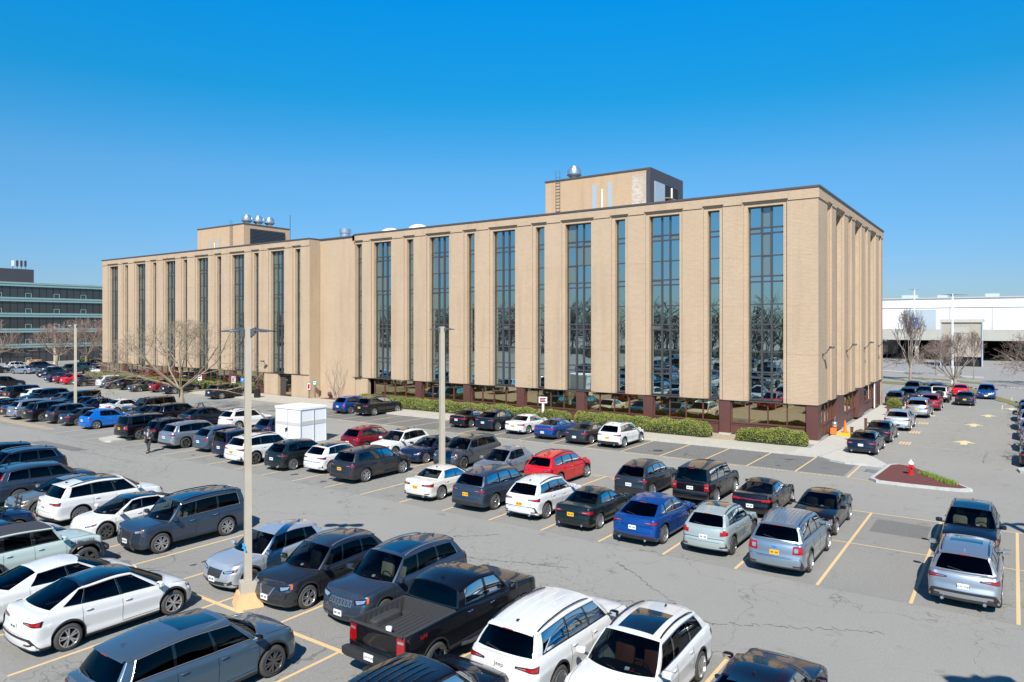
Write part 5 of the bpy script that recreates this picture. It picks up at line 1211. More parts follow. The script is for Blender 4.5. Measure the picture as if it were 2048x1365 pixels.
# front of the office, right wing
car('suv','white',-22.5,45.75,'N','white suv nosed to the hedge, last before the empty reserved stalls',sun=1,plate=Y,exh=2,rail='satin_silver',cladR=.14)
car('fast','char',-25.11,45.71,'N','dark grey sedan nosed to the hedge beside the white suv',tl='sed')
car('fast','blue',-28.22,46.28,'N','blue sedan nosed to the hedge',tl='bar',rim='rim_dark',kick=0)
car('sedan','white',-31.49,47.0,'N','white sedan nosed to the hedge left of the blue sedan',plate=Y,spokes=-5)
car('coupe','navyblk',-34.4,46.86,'N','black navy crossover with silver rear bumper left of the white sedan',L=4.69,wb=2.82,xD=-1.88,xRW=-2.1,lod=0)
car('sedan','black',-37.5,47.26,'N','black sedan nosed to the hedge, leftmost of the group of six',lod=0,tl='bar')
car('suvl','black',-49.9,48.01,'N','large black suv with yellow plate and chrome window trim at the hedge end',plate=Y,trim='chrome',L=5.15,wb=3.1,fo=.9,exh=2,lod=0)
car('suv','blue',-52.96,47.8,'N','blue suv by the kerb left of the large black suv',lod=0,tl='vert',cladR=.2)
# front of the left wing
car('suvl','black',-75.58,48.42,'N','dark wagon like suv on the blue hatched bay by the black litter bin',trim='chrome',lod=1)
for st,c,x,y,hd,l in (('coupe','black',-86.0,48.6,'N','black suv behind the bare tree branches by the left hedge'),('suv','dkred',-89.6,48.8,'N','dark red suv partly behind bare branches left of the black suv'),('sedan','green',-92.6,47.6,'S','dark green sedan facing the viewer left of the dark red suv'),('suv','black',-96.6,48.2,'N','black suv with star wheels and yellow plate by the left wing'),('suv','navy',-99.8,47.8,'N','dark navy crossover second from the gap by the left wing'),('suv','white',-102.6,48.3,'N','white suv with only its tail showing by the left wing'),('fast','char',-107.2,47.3,'N','dark grey sedan crossing behind the left lamp post'),('sedan','red',-112.0,47.7,'N','bright red car behind the left lamp post'),('fast','dkred',-115.2,48.0,'N','darker red car left of the bright red one'),('fast','navy',-118.4,48.2,'N','dark navy sedan at the far left end of the kerb row')):
    car(st,c,x,y,hd,l,lod=1,**({'plate':Y} if 'yellow' in l else {}))
# beside the office side wall and the right lane
car('sedan','navyblk',-7.44,53.05,'N','dark blue grey sedan parked on the concrete apron by the office corner',spokes=-7)
car('sedan','black',-7.35,59.31,'N','black sedan second in the line along the side walkway',L=4.9,exh=2)
car('coupe','ice',-6.91,66.62,'N','pale icy silver suv third along the side walkway',L=4.69,wb=2.82,xD=-1.88,xRW=-2.1,exh=2,lod=0)
car('suvl','silver',-6.42,76.96,'N','silver wagon suv with tall red tail lamps along the side walkway',tl='ell',lod=1,plate=Y)
for st,c,x,y,hd,l in (('suv','char',-9.39,85.2,'N','grey suv nearest the small round bush'),('suv','dkred',-6.04,83.9,'N','red suv beside the silver wagon suv'),('suv','navyblk',-8.8,91.0,'N','black suv with yellow plate behind the grey suv'),('boxy','navy',-12.2,86.5,'S','dark blue suv facing the viewer by the office side corner'),('suv','black',-9.4,101.5,'N','black suv at the far end by the grass verge'),('sedan','steel',-7.7,95.5,'S','blue grey car hidden behind the white four wheel drive'),('hatch','navy',-6.9,101.0,'N','dark blue small car left of the bright red car'),('tesla3','red',-4.4,101.8,'N','bright red rounded sedan by the grass verge'),('suv','blue',-1.75,100.2,'S','dark blue suv with silver grille facing the viewer by the verge'),('sedan','navyblk',-3.42,91.1,'N','dark blue sedan alone in the drive lane with yellow plate'),('suv','navyblk',-14.6,95.0,'N','dark car just visible past the office rear corner')):
    car(st,c,x,y,hd,l,lod=1,**({'plate':Y} if 'yellow' in l else {}),**({'vchrome':True} if 'silver grille' in l else {}))
car('wrangler','white',-6.02,93.0,'N','white boxy four wheel drive with a spare wheel on its back','suv',lod=1,rim='rim_dark')
for k,(st,c,l) in enumerate((('sedan','black','black sedan at the right photo edge nearest the grass island'),('hatch','silver','silver hatchback at the right photo edge second from the grass island'),('sedan','steel','blue grey sedan at the right photo edge third from the grass island'),('suv','silver','silver suv at the right photo edge fourth from the grass island'),('suv','char','dark grey suv at the right photo edge fifth from the grass island'),('sedan','black','black sedan at the right photo edge farthest up the lane'))):
    car(st,c,2.10,54.0+6.1*k,'N',l,lod=1)
# foreground double row, north side
car('suv_small','ice',-20.38,14.12,'S','silver white small suv facing the viewer right behind the tall lamp post',hl=(.44,.98,.66,.76),rim='rim_dark',spokes=-8,glassr='glass_clear',fplate='plate_white')
car('suv','char',-17.66,14.23,'S','dark grey suv with chrome v grille facing the viewer',vchrome=True,trim='chrome',rail='satin_silver',hl=(.5,1.05,.68,.82),spokes=-5,cladR=.1,clad=.07,grille=(.34,.54,.76))
car('suvl','slate',-14.85,14.7,'S','blue grey suv with seven slot chrome grille and beige seats facing the viewer',slots=True,seat='seat_beige',trim='chrome',sun=1,rail='satin_silver',grille=(.5,.66,.86),cladR=.1,clad=.05)
car('boxy','slate',-26.5,14.44,'S','large dark grey suv with spindle grille facing the viewer left of the tall lamp post',spindle=True,grille=(.40,.5,.9),rail='gloss_black',sun=1,spokes=-6,rim='rim_silver',seat='seat_beige',trim='satin_silver',fplate='plate_white',hl=(.50,.92,.84,.98),handle='chrome')
car('tesla3','white',-30.01,14.08,'S','white smooth nosed electric sedan with black glass roof facing the viewer',roofcol='gloss_black',seat='seat_grey',rim='rim_dark',spokes=7)
car('suvl','white',-33.32,14.59,'N','white suv with black sunroof and bike rack on its tail',sun=1.5,rail='gloss_black',trim='gloss_black',cladR=.06,clad=.05,tl='wide',L=5.1,wb=3.0,spokes=-8)
car('sedan','tan',-36.1,14.0,'S','light beige silver sedan facing the viewer behind the white suv',lod=0,trim='black_plastic',hl=(.5,1.05,.58,.70))
car('suvl','slate',-39.26,14.41,'N','dark blue grey wagon suv with tall red tail lamp at the left edge',tl='ell',trim='chrome',cladR=.1)
car('sedan','navyblk',-42.0,14.6,'N','black car whose hood shows above the beige silver sedan',lod=1)
car('suvl','navyblk',-44.6,14.9,'S','dark suv with roof spoiler and cross rails facing away at left edge',rail='satin_silver',trim='chrome',lod=1)
car('suvl','black',-47.6,14.7,'S','black suv at the left edge behind the one with roof spoiler',lod=1)
# foreground double row, pulled through / south side
rP,cP=car('pickup','black',-11.65,13.3,'N','black crew cab pickup truck with open bed and tow mirrors','pickup truck',rim='chrome',spokes=6,handle='chrome',text='LAF•9395')
rJ,cJ=car('suvl','white',-8.63,14.2,'N','large white three row suv with roof rails in the foreground beside the pickup','suv',L=5.2,wb=3.09,fo=.9,xRr=-2.15,xRW=-2.62,xD=-2.42,win=[(.9,.03),(-.05,-.98),(-1.05,-2.15)],ribs=4,rail='gloss_black',mirmat='gloss_black',text='WTJ•1031',spokes=-9,cladR=.2)
car('suv','white',-6.24,13.95,'S','white suv with large sunroof and brown seats facing the viewer in foreground','suv',L=4.9,W=1.94,wb=2.93,fo=.9,xWS=1.35,xA=.98,xRf=.40,xRr=-1.75,xRW=-2.3,xD=-2.15,win=[(.86,.05),(-.03,-.95),(-1.03,-1.8)],sun=1.2,rail='gloss_black',seat='seat_brown',trim='satin_silver',cladR=.1,hl=(.5,.98,.72,.82))
car('sedan','dkplum',-3.5,14.3,'N','dark plum brown car cut off by the bottom edge right of the white suvs',sun=1.2,trim='chrome',H=1.5)
car('suvl','black',-9.05,9.3,'N','black suv with ribbed roof cut off by the bottom edge below the pickup',ribs=6,rail=None,hl=(.46,1.08,.78,.90))
car('suvl','steel',-14.95,8.05,'N','large blue grey suv cut off by the bottom edge',rim='rim_dark',spokes=-6,sun=1,mirmat='gloss_black',trim='satin_silver',cladR=.2,cladF=.1,L=5.08,wb=2.93)
car('tesla','white',-20.6,8.71,'N','white rounded electric crossover with black glass roof in the left foreground','crossover',spokes=-5,cladR=.24,plate='plate_white')
car('tesla3','white',-23.45,8.6,'N','white electric sedan partly hidden behind the white crossover','sedan',spokes=7)
rW,cW=car('wrangler','rub',-26.9,8.9,'N','pale green boxy four wheel drive with black soft top and hood lettering','suv',rim='rim_dark',seat='seat_black')
car('sedan','navyblk',-29.9,9.2,'N','dark blue car hidden behind the pale green four wheel drive','sedan',lod=1)
car('suv','navy',-33.2,9.4,'N','blue suv showing only its roof spoiler at the left edge','suv',lod=1)
# detail lettering
def letters(par,txt,size,fn,mat,name='badge_lettering'):
    t=text_mb(txt,size,.002); xform(t,fn); o=t.build(name,mat,par); return o
P=cW.P
for sg in (-1,): letters(rW,'RUBICON',.15,lambda X,Y,Z:(1.42+X*1.15,-(P['W']/2-.02)-Z-.004,1.06+Y),'ink')
P=cJ.P; zb=.98; xb=cJ.surf(cJ.S,zb)[0]
letters(rJ,'Jeep',.15,lambda X,Y,Z:(xb-.012+(Y)*.1,-X,zb+Y),'gloss_black')
letters(rJ,'LIMITED',.055,lambda X,Y,Z:(cJ.surf(cJ.S,.62)[0]-.012,-X-.52,.66+Y),'ink')
xt=cP.surf(cP.S,1.0)[0]
letters(rP,'CUSTOM',.07,lambda X,Y,Z:(xt-.012,-X-.55,.90+Y),'satin_silver'); letters(rP,'SILVERADO',.075,lambda X,Y,Z:(xt-.012,-X+.52,.90+Y),'satin_silver')
letters(rP,'4X4',.15,lambda X,Y,Z:(-2.35+X,-(cP.P['W']/2-.015)-Z,1.16+Y),'lamp_red')
xe=cE.surf(cE.S,1.0)[0]
lg=MB(); lg.rbox((xe-.01,0,1.0),(.03,.2,.08),.9,12); lg.build('badge','sign_blue',rE,True)
m=MB(); m.box(-.42,.42,-.07,.07,0,.04); o=m.build('wood_plank','orange' if False else 'base_orange',None,False,None,(-12.6,12.4,.975),R(12)); tag(o,'short yellow wooden plank lying in the bed of the black pickup','plank')
m=MB(); m.lathe([(.001,0),(.07,0),(.08,.2),(.001,.21)],12); tag(m.build('paper_cup','plate_white',None,True,None,(-12.75,12.75,.97)),'crumpled white paper cup in the bed of the black pickup','cup')
# bike rack on the white suv
br=thing('bike_rack','folded black bicycle rack on the tail of the white suv','bike rack',(-34.45,12.75,.45))
for x in (-.35,.05): m=MB(); m.tube([(x,0,0),(x,-.12,.55),(x,-.05,1.0)],.035,6); m.build('arm','rubber',br)
for z in (.5,.7,.9): m=MB(); m.rbox((-.15,-.14,z),(.6,.09,.07),.5,8); m.build('cradle','black_plastic',br,True)
# car park behind the viewer, mirrored in the office windows
rg=random.Random(21); opts=[('suv','white'),('sedan','black'),('suvl','grey'),('hatch','red'),('suv','navy'),('sedan','white'),('suv','char'),('boxy','black'),('fast','silver')]
for row,(y0,n) in enumerate(((-2.5,12),(-9,14),(-24,15),(-40,16))):
    for k in range(n):
        st,c=opts[rg.randrange(len(opts))]
        car(st,c,-62+k*4.3+rg.random()*1.2,y0,'N' if row%2 else 'S','parked car behind the photographer seen only as a window reflection',lod=2,group='cars mirrored in the office windows')
for i,(x,y) in enumerate(((-75,-52),(-48,-58),(-20,-50))): bare_tree('bare_tree','bare tree behind the photographer seen only as a window reflection',(x,y,0),13,10,3,.25,60+i,7,2,('bark_dark','bark_dark'),.4,kids=4,twr=.03,group='bare trees mirrored in the office windows')
# deck cars
for i,(x,c) in enumerate(((-19.8,'white'),(-15.6,'black'),(-13.4,'black'),(-11.0,'navy'),(-7.3,'char'),(-5.0,'dkred'),(-1.5,'white'),(2.8,'navy'))):
    x=(-33,-28.6,-26.2,-21.2,-19.2,-15.1,-10.6,4.5)[i]; r,_=car(('suv','sedan')[i%2],c,x,210,'N',('%s car parked on the top deck before the mall, number '%('white','black','black','navy','grey','red','white','navy')[i])+('one','two','three','four','five','six','seven','eight')[i]+' from left',lod=2); r.location.z=6.0
# background cars left
for st,c,x,y,rz,l in (('suv','navyblk',-131,51.5,-60,'dark suv turning by the far left lot entrance'),('pickup','green',-133.5,55.5,-60,'old dark green pickup behind the turning dark suv'),('sedan','silver',-143,52.0,200,'silver sedan at the far left before the glass block'),('suv','char',-148.5,49.5,90,'dark grey suv at the left photo edge near the glass block'),('suv','white',-128.5,58.5,-50,'white suv facing the viewer left of the brick office end'),('boxy','navy',-148,68,90,'navy van like suv under the far lamp post'),('suv','burg',-134,67,90,'burgundy suv far behind the white suv'),('hatch','ltblue',-150,78,90,'light blue small car under the far bare trees'),('suvl','navyblk',-139,73,90,'large navy suv behind the left lamp post, far row'),('sedan','silver',-131.5,68,20,'silver sedan closest to the brick office end, far row'),('suv','black',-127,63,60,'black suv beside the brick office end wall'),('suvl','char',-141,61.5,30,'dark grey suv between the far lamp post and the left one'),('sedan','white',-137.5,54.8,10,'white car glimpsed behind the turning dark suv'),('suv','white',-156,56,90,'white suv under the wide bare tree at far left'),('suv','navy',-153,59,90,'navy suv right of the white one under the wide bare tree'),('suv','navyblk',-135,79,90,'dark suv beneath the farthest bare tree'),('sedan','blue',-129.5,72,90,'blue sedan in the far row by the office end')):
    r,_=car(st,c,x,y,'N',l,lod=2,cat='pickup truck' if st=='pickup' else 'car'); r.rotation_euler=(0,0,R(rz))
# ---------------------------------------------------------------- street furniture
def lamp(label,x,y,H=8.55,w=.34,base=True,arm=.84,mat='pole_beige',heads=2):
    r=thing('lamp_post',label,'lamp post',(x,y,0),R(35.2),group='lamp posts')
    m=MB(); z0=.75 if base else .0; r2=R(10)
    def sq(hw,z): return [(a*hw,b*hw,z) for a,b in ((-1,-1),(1,-1),(1,1),(-1,1))]
    def ob(mb,hw0,hw1,z0,z1):
        a,b=sq(hw0,z0),sq(hw1,z1); mb.add(a+b,[(3,2,1,0),(4,5,6,7)]+[(i,(i+1)%4,4+(i+1)%4,4+i) for i in range(4)]); return mb
    rot=R(28)
    rt=lambda mb: xform(mb,lambda X,Y,Z:(X*math.cos(rot)-Y*math.sin(rot),X*math.sin(rot)+Y*math.cos(rot),Z))
    rt(ob(m,w*.42,w*.34,z0,H)).build('pole',mat,r)
    if base:
        m=MB(); rt(ob(m,.42,.30,0,.42)).build('concrete_base','base_orange',r); m=MB(); rt(ob(m,.24,.235,.42,.74)).build('base_cover',mat,r)
    for sg in ((1,-1) if heads==2 else (1,)):
        m=MB(); zz=H-.16
        m.add([(sg*.10,-.07,zz-.20),(sg*.10,.07,zz-.20),(sg*.24,.06,zz-.06),(sg*.24,-.06,zz-.06),(sg*.10,-.07,zz+.06),(sg*.10,.07,zz+.06),(sg*.24,.06,zz+.12),(sg*.24,-.06,zz+.12)],[(0,1,2,3),(4,7,6,5),(0,4,5,1),(3,2,6,7),(0,3,7,4),(1,5,6,2)]); m.build('arm','fixture_grey',r)
        m=MB(); rows=[]
        for k in range(7):
            t=k/6; xx=.22+t*(arm-.22); hw=.10+.16*math.sin(min(1,t*1.5)*math.pi/2)*(1-.55*max(0,t-.7)/.3); th=.08*(1-t)+.015
            rows.append([(sg*xx,-hw,zz+.0),(sg*xx,-hw*.9,zz+th*.6),(sg*xx,0,zz+th),(sg*xx,hw*.9,zz+th*.6),(sg*xx,hw,zz),(sg*xx,0,zz-.02),(sg*xx,-hw,zz)])
        m.grid(rows,flip=sg<0); h=m.build('lamp_head','fixture_grey',r,True,50)
        m=MB(); m.box(min(sg*.4,sg*.58),max(sg*.4,sg*.58),-.08,.08,zz-.035,zz-.015); m.build('lens','white_paint',h)
    return r
L1=lamp('tall beige lamp post with orange concrete base between the nearest cars',-19.46,13.35,8.66,.26)
m=MB(); m.tube([(-.10,-.14,1.95),(-.06,-.15,1.82),(0,-.155,1.70)],.03,4); m.tube([(-.12,-.13,1.80),(-.02,-.155,1.86)],.03,4); m.build('tape_mark','tape_blue',L1)
lamp('beige lamp post in the middle row before the right wing windows',-26.72,30.95,8.6,.34,arm=.72)
lamp('beige lamp post at left among the dark parked cars',-71.9,30.95,8.75,.30,arm=.95)
lamp('far beige lamp post at left before the glass office block',-170,69,8.3,.5,arm=1.5)
lamp('lamp post outside the right photo edge casting its shadow',3.6,13.2,8.6,.34); lamp('lamp post outside the right photo edge, behind the first',4.1,30.2,8.6,.34)
lamp('slim white lamp post standing in front of the stair tower',-7.3,121.5,13.2,.24,False,2.2,'white_paint')
for x,z,l in ((-32.5,20,'left slim white lamp post on the parking deck'),(-21.2,18,'second slim white lamp post on the parking deck')): 
    r=lamp(l,x,212,z-6,.3,False,1.6,'white_paint'); r.location.z=6
for x,l in ((-32.7,'left blue sign board on the parking deck'),(-21.3,'right blue sign board on the parking deck')):
    r=thing('deck_sign',l,'sign',(x,211,6)); m=MB(); m.tube([(0,0,0),(0,0,2.2)],.06,5); m.build('post','white_paint',r); m=MB(); m.box(-.9,.9,-.12,.0,2.2,4.6); p=m.build('panel','sign_blue',r); t=text_mb('P',1.6,.01); xform(t,lambda X,Y,Z:(X,-.14-Z,3.4+Y)); t.build('lettering','white_paint',p)
# white box shelter
sh=thing('storage_shelter','tall white sheeted box shelter standing in a parking stall','shelter',(-43.75,34.55,0))
hx,hy,hz=1.45,1.15,2.6
m=MB(); m.box(-hx,hx,-hy,hy,.02,hz); m.build('panel_walls','white_paint',sh)
m=MB(); rows=[]
for i in range(9):
    rows.append([(-hx-.06+(2*hx+.12)*i/8,-hy-.06+(2*hy+.12)*j/8,hz+.05+.16*(1-abs(i/4-1))*(1-abs(j/4-1))) for j in range(9)])
m.grid(rows,flip=True); m.box(-hx-.06,hx+.06,-hy-.06,hy+.06,hz-.10,hz+.045); m.build('top_cover','white_wall',sh)
for x,y in ((0,-hy-.02),(-hx-.02,0),(hx+.02,0),(-hx-.01,-hy-.01),(hx+.01,-hy-.01),(hx+.01,hy+.01)): m=MB(); m.box(x-.03,x+.03,y-.03,y+.03,.02,hz-.1); m.build('seam_batten','sheet_metal',sh)
m=MB(); m.box(hx+.002,hx+.02,-hy,hy,1.35,1.65); m.box(-hx,hx,-hy-.02,-hy-.002,1.3,1.55); m.build('reinforcing_band','pale_panel',sh)  # bands are one even pale grey, a plain surface colour
m=MB(); m.add([(-.35,-hy-.03,1.05),(-.05,-hy-.03,1.15),(-.05,-hy-.03,.95),(-.3,-hy-.03,.72)],[(0,1,2,3)]); m.build('torn_flap','ink',sh)
# hydrant
h=thing('fire_hydrant','red fire hydrant with white cap on the mulch island','fire hydrant',(-4.8,46.2,.16))
m=MB(); m.lathe([(.15,0),(.15,.05),(.10,.06),(.10,.42),(.13,.44),(.13,.50),(.11,.52),(.11,.62)],18); m.build('body','hydrant_red',h,True,35)
m=MB(); m.lathe([(.15,.60),(.16,.65),(.12,.74),(.05,.79),(.035,.86),(.001,.86)],18); m.build('bonnet','hydrant_white',h,True,35)
for a in (0,90,180): m=MB(); c,s_=math.cos(R(a+215)),math.sin(R(a+215)); m.tube([(c*.08,s_*.08,.46),(c*.20,s_*.20,.46)],.06,8); m.build('nozzle','hydrant_red',h,True,40)
# bin, signs, bollards, cone
b=thing('litter_bin','tall black litter bin at the walkway edge before the entrance','litter bin',(-72.8,51.2,.14))
m=MB(); m.lathe([(.001,0),(.36,0),(.38,.1),(.38,.85),(.40,.88),(.33,.95)],18); m.build('body','bin_black',b,True,40); m=MB(); m.lathe([(.40,1.12),(.36,1.25),(.2,1.34),(.001,1.36)],18); m.build('lid','bin_black',b,True,40)
for a in range(4): m=MB(); m.tube([(.33*math.cos(a*1.57),.33*math.sin(a*1.57),.9),(.37*math.cos(a*1.57),.37*math.sin(a*1.57),1.15)],.03,5); m.build('lid_support','bin_black',b)
def sign(x,y,h,w,hh,lab,txt,pm='white_paint',tm='lamp_red',post='white_paint',pw=.05,z=.14,ts=.12,rz=0):
    r=thing('sign_post',lab,'sign',(x,y,z),R(rz)); m=MB(); m.box(-pw,pw,-pw,pw,0,h-.02); m.build('post',post,r); m=MB(); m.box(-w/2,w/2,-pw-.03,-pw-.005,h-hh,h); p=m.build('panel',pm,r)
    if txt==['P']: t=text_mb('P',ts,.001); xform(t,lambda X,Y,Z:(X,-pw-.034-Z,h-hh/2+Y)); t.build('lettering',tm,p)
    else:
        n=len(txt); m=MB()
        for i in range(n): zc=h-hh/2+(n/2-.5-i)*hh*.8/n; m.box(-w*.38,w*(.38-.1*(i%2)),-pw-.04,-pw-.03,zc-hh*.1,zc+hh*.1)
        m.build('printed_lines',tm,p)
sign(-34.0,53.0,2.2,.75,.55,'white sign with red lettering on a thick white post above the hedge',[1,2,3],pw=.09,ts=.13,rz=20)
sign(-86.4,52.2,2.1,.5,.75,'small white parking sign on a thin post by the left hedge',[1,2],post='galv',pw=.03,rz=30)
sign(-79.6,52.6,2.1,.5,.75,'white permit sign just right of the tall lamp post',[1,2,3],post='galv',pw=.03,ts=.1,rz=30)
sign(-78.2,52.9,2.0,.45,.6,'blue accessible parking sign near the entrance',['P'],pm='sign_blue',tm='white_paint',post='galv',pw=.03,ts=.4,rz=30)
sign(-66.6,54.6,2.1,.5,.6,'green topped sign beside the recessed wall',[1,2],pm='sign_green',tm='white_paint',post='bark_dark',pw=.04,ts=.3,rz=30)
sign(-67.3,54.3,1.7,.35,.7,'white notice board left of the green sign',[1,2,3,4],post='bark_dark',pw=.05,ts=.08,rz=30)
u=thing('utility_box','grey electrical box on a timber frame by the recessed wall','utility box',(-68.2,54.9,.1)); m=MB(); m.box(-.35,.35,-.12,.1,1.2,1.8); m.build('cabinet','galv',u)
for x in (-.3,.3): m=MB(); m.box(x-.05,x+.05,-.05,.05,0,1.2); m.build('leg','bark_grey',u)
m=MB(); m.tube([(0,0,0),(0,0,.35)],.1,8); m.rbox((0,0,.55),(.5,.45,.55),.9,12); tag(m.build('wall_pipe','brown_panel',None,True,None,(-65.0,55.4,.1)),'rusty round pipe fitting low on the recessed wall','pipe fitting')
for x,y,l in ((-9.75,57.2,'dark square bollard nearest the dark blue grey sedan'),(-9.75,63.2,'dark square bollard by the black sedan roof'),(-9.7,75.3,'reddish brown bollard by the silver wagon suv')):
    m=MB(); m.box(-.09,.09,-.09,.09,0,1.0); m.box(-.11,.11,-.11,.11,1.0,1.05); tag(m.build('bollard','brown_panel',None,False,None,(x,y,.13)),l,'bollard')
c=thing('traffic_cone','orange traffic cone by the gas meter on the side walkway','traffic cone',(-10.95,61.4,.15)); m=MB(); m.lathe([(.19,.03),(.16,.05),(.035,.95),(.001,.96)],16); m.build('cone','orange',c,True,40); m=MB(); m.box(-.24,.24,-.24,.24,0,.035); m.build('foot','orange',c)
g=thing('gas_meter','grey gas meter with red box against the side wall','gas meter',(-11.5,60.2,.14)); m=MB(); m.rbox((0,0,.75),(.35,.5,.45),.4,10); m.build('meter_body','galv',g,True); m=MB(); m.box(-.2,.2,-.55,-.2,.05,.5); m.build('red_box','orange',g); m=MB(); m.tube([(0,.1,0),(0,.1,1.2),(.0,.3,1.3)],.05,6); m.build('pipe','galv',g)
m=MB(); m.add([(-11.3,59.2,.142),(-9.9,59.4,.142),(-9.9,62.6,.142),(-11.3,62.4,.142)],[(0,1,2,3)]); struct(m.build('painted_pad','pad_yellow'))
m=MB(); m.box(-.05,.05,-.05,.05,0,2.75); tag(m.build('downpipe','white_paint',None,False,None,(-11.72,81.3,.13)),'white downpipe on the side wall near its far end','downpipe')
for x,y in ((-158.5,60),(-158.2,61.2)): m=MB(); m.box(-.5,.5,-.45,.45,0,1.7); m.box(-.55,.55,-.5,.5,1.7,1.78); tag(m.build('storage_cabinet','base_orange',None,False,None,(x,y,0)),'%s yellow brown cabinet by the glass block entrance'%('left' if y==60 else 'right'),'cabinet')
# ---------------------------------------------------------------- walking person
def skinfig(name,chain,mat,parent,sub=2):
    # chain: list of (id,parent id,pos,radius)
    me=bpy.data.meshes.new(name); ids=[c[0] for c in chain]; me.from_pydata([c[2] for c in chain],[(ids.index(c[1]),i) for i,c in enumerate(chain) if c[1] is not None],[])
    o=bpy.data.objects.new(name,me); C.objects.link(o); me.skin_vertices.new(name='') if hasattr(me.skin_vertices,'new') else None
    md=o.modifiers.new('s','SKIN')
    if not me.skin_vertices: 
        bpy.context.view_layer.objects.active=o
    sv=me.skin_vertices[0].data
    for i,c in enumerate(chain): sv[i].radius=(c[3],c[3]) if not isinstance(c[3],tuple) else c[3]; sv[i].use_root=(i==0)
    ss=o.modifiers.new('u','SUBSURF'); ss.levels=sub; ss.render_levels=sub
    dg=bpy.context.evaluated_depsgraph_get(); m2=bpy.data.meshes.new_from_object(o.evaluated_get(dg)); bpy.data.objects.remove(o)
    m2.materials.clear(); m2.materials.append(MATS[mat]); m2.polygons.foreach_set('use_smooth',[True]*len(m2.polygons))
    ob=bpy.data.objects.new(name,m2); C.objects.link(ob); ob.parent=parent; return ob
simple('skin',(.42,.23,.16),.5); simple('jacket',(.03,.035,.06),.8); simple('shirt',(.35,.36,.4),.8); simple('trousers',(.045,.047,.06),.85); simple('hair',(.02,.012,.008),.6)
pr=thing('person','person walking in dark jacket and trousers holding a dark bag','person',(-48.1,25.35,0),R(-60))
# faces +x locally, mid stride
skinfig('body',[('p',None,(0,0,.95),.10),('c',"p",(.01,0,1.18),.11),('n','c',(.02,0,1.44),.06),('h','n',(.05,0,1.56),.085),('h2','h',(.06,0,1.67),.08),
 ('sl','c',(.0,.19,1.38),.05),('el','sl',(-.02,.24,1.12),.04),('wl','el',(.20,.19,1.04),.03),('hl','wl',(.28,.15,1.05),.028),
 ('sr','c',(.0,-.19,1.38),.05),('er','sr',(-.02,-.25,1.12),.04),('wr','er',(.20,-.17,1.05),.03),('hr','wr',(.28,-.12,1.05),.028),
 ('hpl','p',(0,.10,.90),.08),('kl','hpl',(.18,.10,.50),.055),('al','kl',(.30,.10,.08),.038),('tl','al',(.42,.10,.04),.03),
 ('hpr','p',(0,-.10,.90),.08),('kr','hpr',(-.02,-.10,.48),.055),('ar','kr',(-.22,-.10,.12),.038),('tr','ar',(-.12,-.10,.04),.03)],'skin',pr)
skinfig('jacket',[('p',None,(0,0,.98),.15),('c',"p",(.0,0,1.22),.165),('n','c',(.01,0,1.42),.10),('sl','c',(.0,.17,1.37),.085),('el','sl',(-.03,.25,1.12),.07),('wl','el',(.18,.20,1.05),.055),('sr','c',(.0,-.17,1.37),.085),('er','sr',(-.03,-.26,1.12),.07),('wr','er',(.18,-.18,1.05),.055)],'jacket',pr)
skinfig('trousers',[('p',None,(0,0,.94),.14),('hpl','p',(.02,.10,.86),.11),('kl','hpl',(.18,.10,.50),.085),('al','kl',(.29,.10,.12),.07),('hpr','p',(-.01,-.10,.86),.11),('kr','hpr',(-.02,-.10,.48),.085),('ar','kr',(-.21,-.10,.16),.07)],'trousers',pr)
m=MB(); m.rbox((.14,0,1.24),(.10,.14,.34),.7,10); m.build('shirt','shirt',pr,True)
m=MB(); m.rbox((.03,0,1.70),(.25,.21,.20),.8,12); m.build('hair','hair',pr,True)
m=MB(); 
for y,x in ((.10,.34),(-.10,-.16)): 
    m=MB(); m.rbox((x,y,.05),(.29,.11,.10),.6,10); m.build('shoe','black_plastic',pr,True)
for sg in (1,-1):
    for k in range(5):
        m=MB(); y=sg*(.14-.0)-sg*.02*k; z=1.05+.012*(k-2); m.tube([(.28,y,z),(.33-.006*k,y-sg*.01,z-.005),(.345-.006*k,y-sg*.03,z-.02)] if k<4 else [(.25,y+sg*.05,1.07),(.30,y+sg*.02,1.085)],.009,5); m.build('finger' if k<4 else 'thumb','skin',pr,True)
for y in (.03,-.03): m=MB(); m.rbox((.135,y,1.66),(.02,.022,.012),.9,6); m.build('eye','ink',pr,True)
m=MB(); m.tube([(.13,0,1.66),(.155,0,1.62),(.135,0,1.61)],.012,5); m.build('nose','skin',pr,True)
m=MB(); m.box(.118,.136,-.02,.02,1.572,1.58); m.build('mouth','lamp_dark_red',pr)
m=MB(); m.rbox((0,0,0),(.30,.12,.36),.4,10); m.tube([(-.1,0,.15),(0,0,.32),(.1,0,.15)],.012,5); tag(m.build('hand_bag','black_plastic',None,True,None,(-47.93,25.1,.86),R(-60)),'dark shoulder bag carried by the walking person','bag')
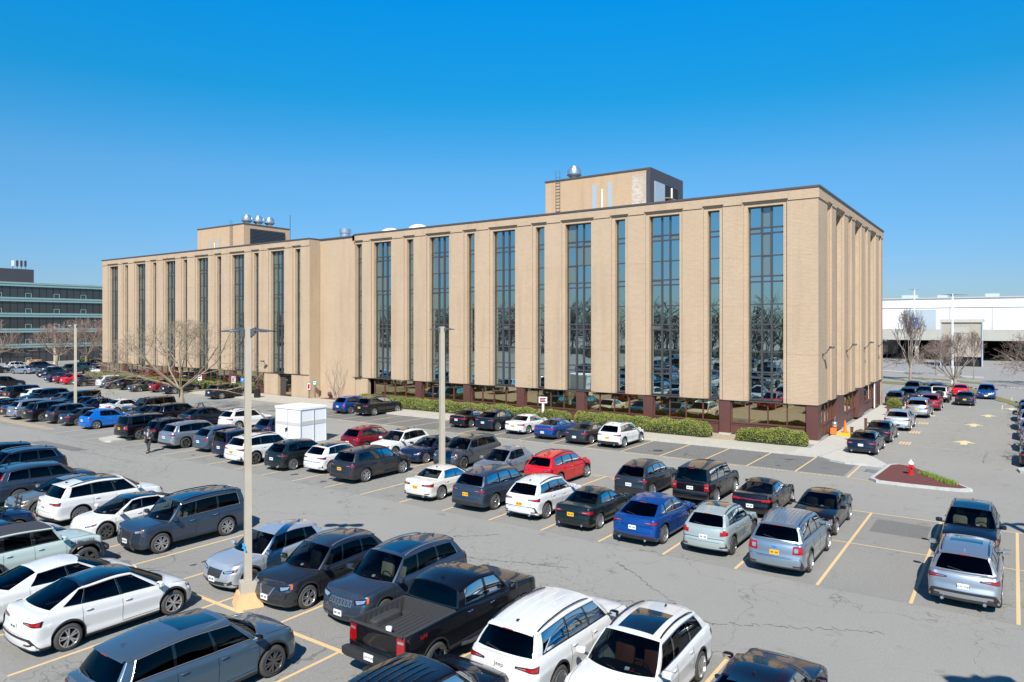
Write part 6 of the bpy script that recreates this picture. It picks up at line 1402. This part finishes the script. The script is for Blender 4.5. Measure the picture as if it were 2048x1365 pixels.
# ---------------------------------------------------------------- light, sky, camera
SUN=Vector((.488*math.cos(R(44)),-.873*math.cos(R(44)),math.sin(R(44))))
l=bpy.data.lights.new('sun','SUN'); l.energy=4.6; l.angle=R(.5); l.color=(1,.955,.88); lo=bpy.data.objects.new('sun',l); C.objects.link(lo); lo.rotation_euler=SUN.to_track_quat('Z','Y').to_euler()
w=bpy.data.worlds.new('World'); SC.world=w; w.use_nodes=True; nt=w.node_tree; bg=nt.nodes['Background']
sk=nt.nodes.new('ShaderNodeTexSky'); sk.sky_type='NISHITA'; sk.sun_disc=False; sk.sun_elevation=R(44); sk.sun_rotation=math.atan2(.488,-.873); sk.air_density=1.0; sk.dust_density=.35; sk.ozone_density=3.2; sk.altitude=20
hs=nt.nodes.new('ShaderNodeHueSaturation'); hs.inputs['Saturation'].default_value=1.22; hs.inputs['Hue'].default_value=.5
geo=nt.nodes.new('ShaderNodeTexCoord'); sx=nt.nodes.new('ShaderNodeSeparateXYZ'); nt.links.new(geo.outputs['Generated'],sx.inputs[0])
cr=nt.nodes.new('ShaderNodeValToRGB'); e=cr.color_ramp.elements; e[0].position=0; e[0].color=(.30,.42,.62,1); e[1].position=1; e[1].color=(.08,.35,.55,1)
for p,c in ((.06,(.34,.45,.63,1)),(.2,(.42,.69,.77,1)),(.3,(.09,.79,.88,1)),(.42,(.02,.98,1.2,1)),(.62,(.06,.5,.72,1))): q=e.new(p); q.color=c
nt.links.new(sx.outputs['Z'],cr.inputs[0]); mu=nt.nodes.new('ShaderNodeMix'); mu.data_type='RGBA'; mu.blend_type='MULTIPLY'; mu.inputs[0].default_value=1
nt.links.new(sk.outputs[0],hs.inputs['Color']); nt.links.new(hs.outputs[0],mu.inputs[6]); nt.links.new(cr.outputs[0],mu.inputs[7]); nt.links.new(mu.outputs[2],bg.inputs[0]); bg.inputs[1].default_value=.11
cam=bpy.data.cameras.new('camera'); co=bpy.data.objects.new('camera',cam); C.objects.link(co); SC.camera=co
cam.sensor_width=36; cam.lens=1423.7/2048*36; cam.shift_y=-32.5/2048; cam.clip_end=5000; cam.clip_start=.1
co.location=(0,0,8.7); co.rotation_euler=(R(90),0,R(35.19))
SC.view_settings.view_transform='Standard'; SC.view_settings.look='None'; SC.view_settings.exposure=.66; SC.view_settings.gamma=1
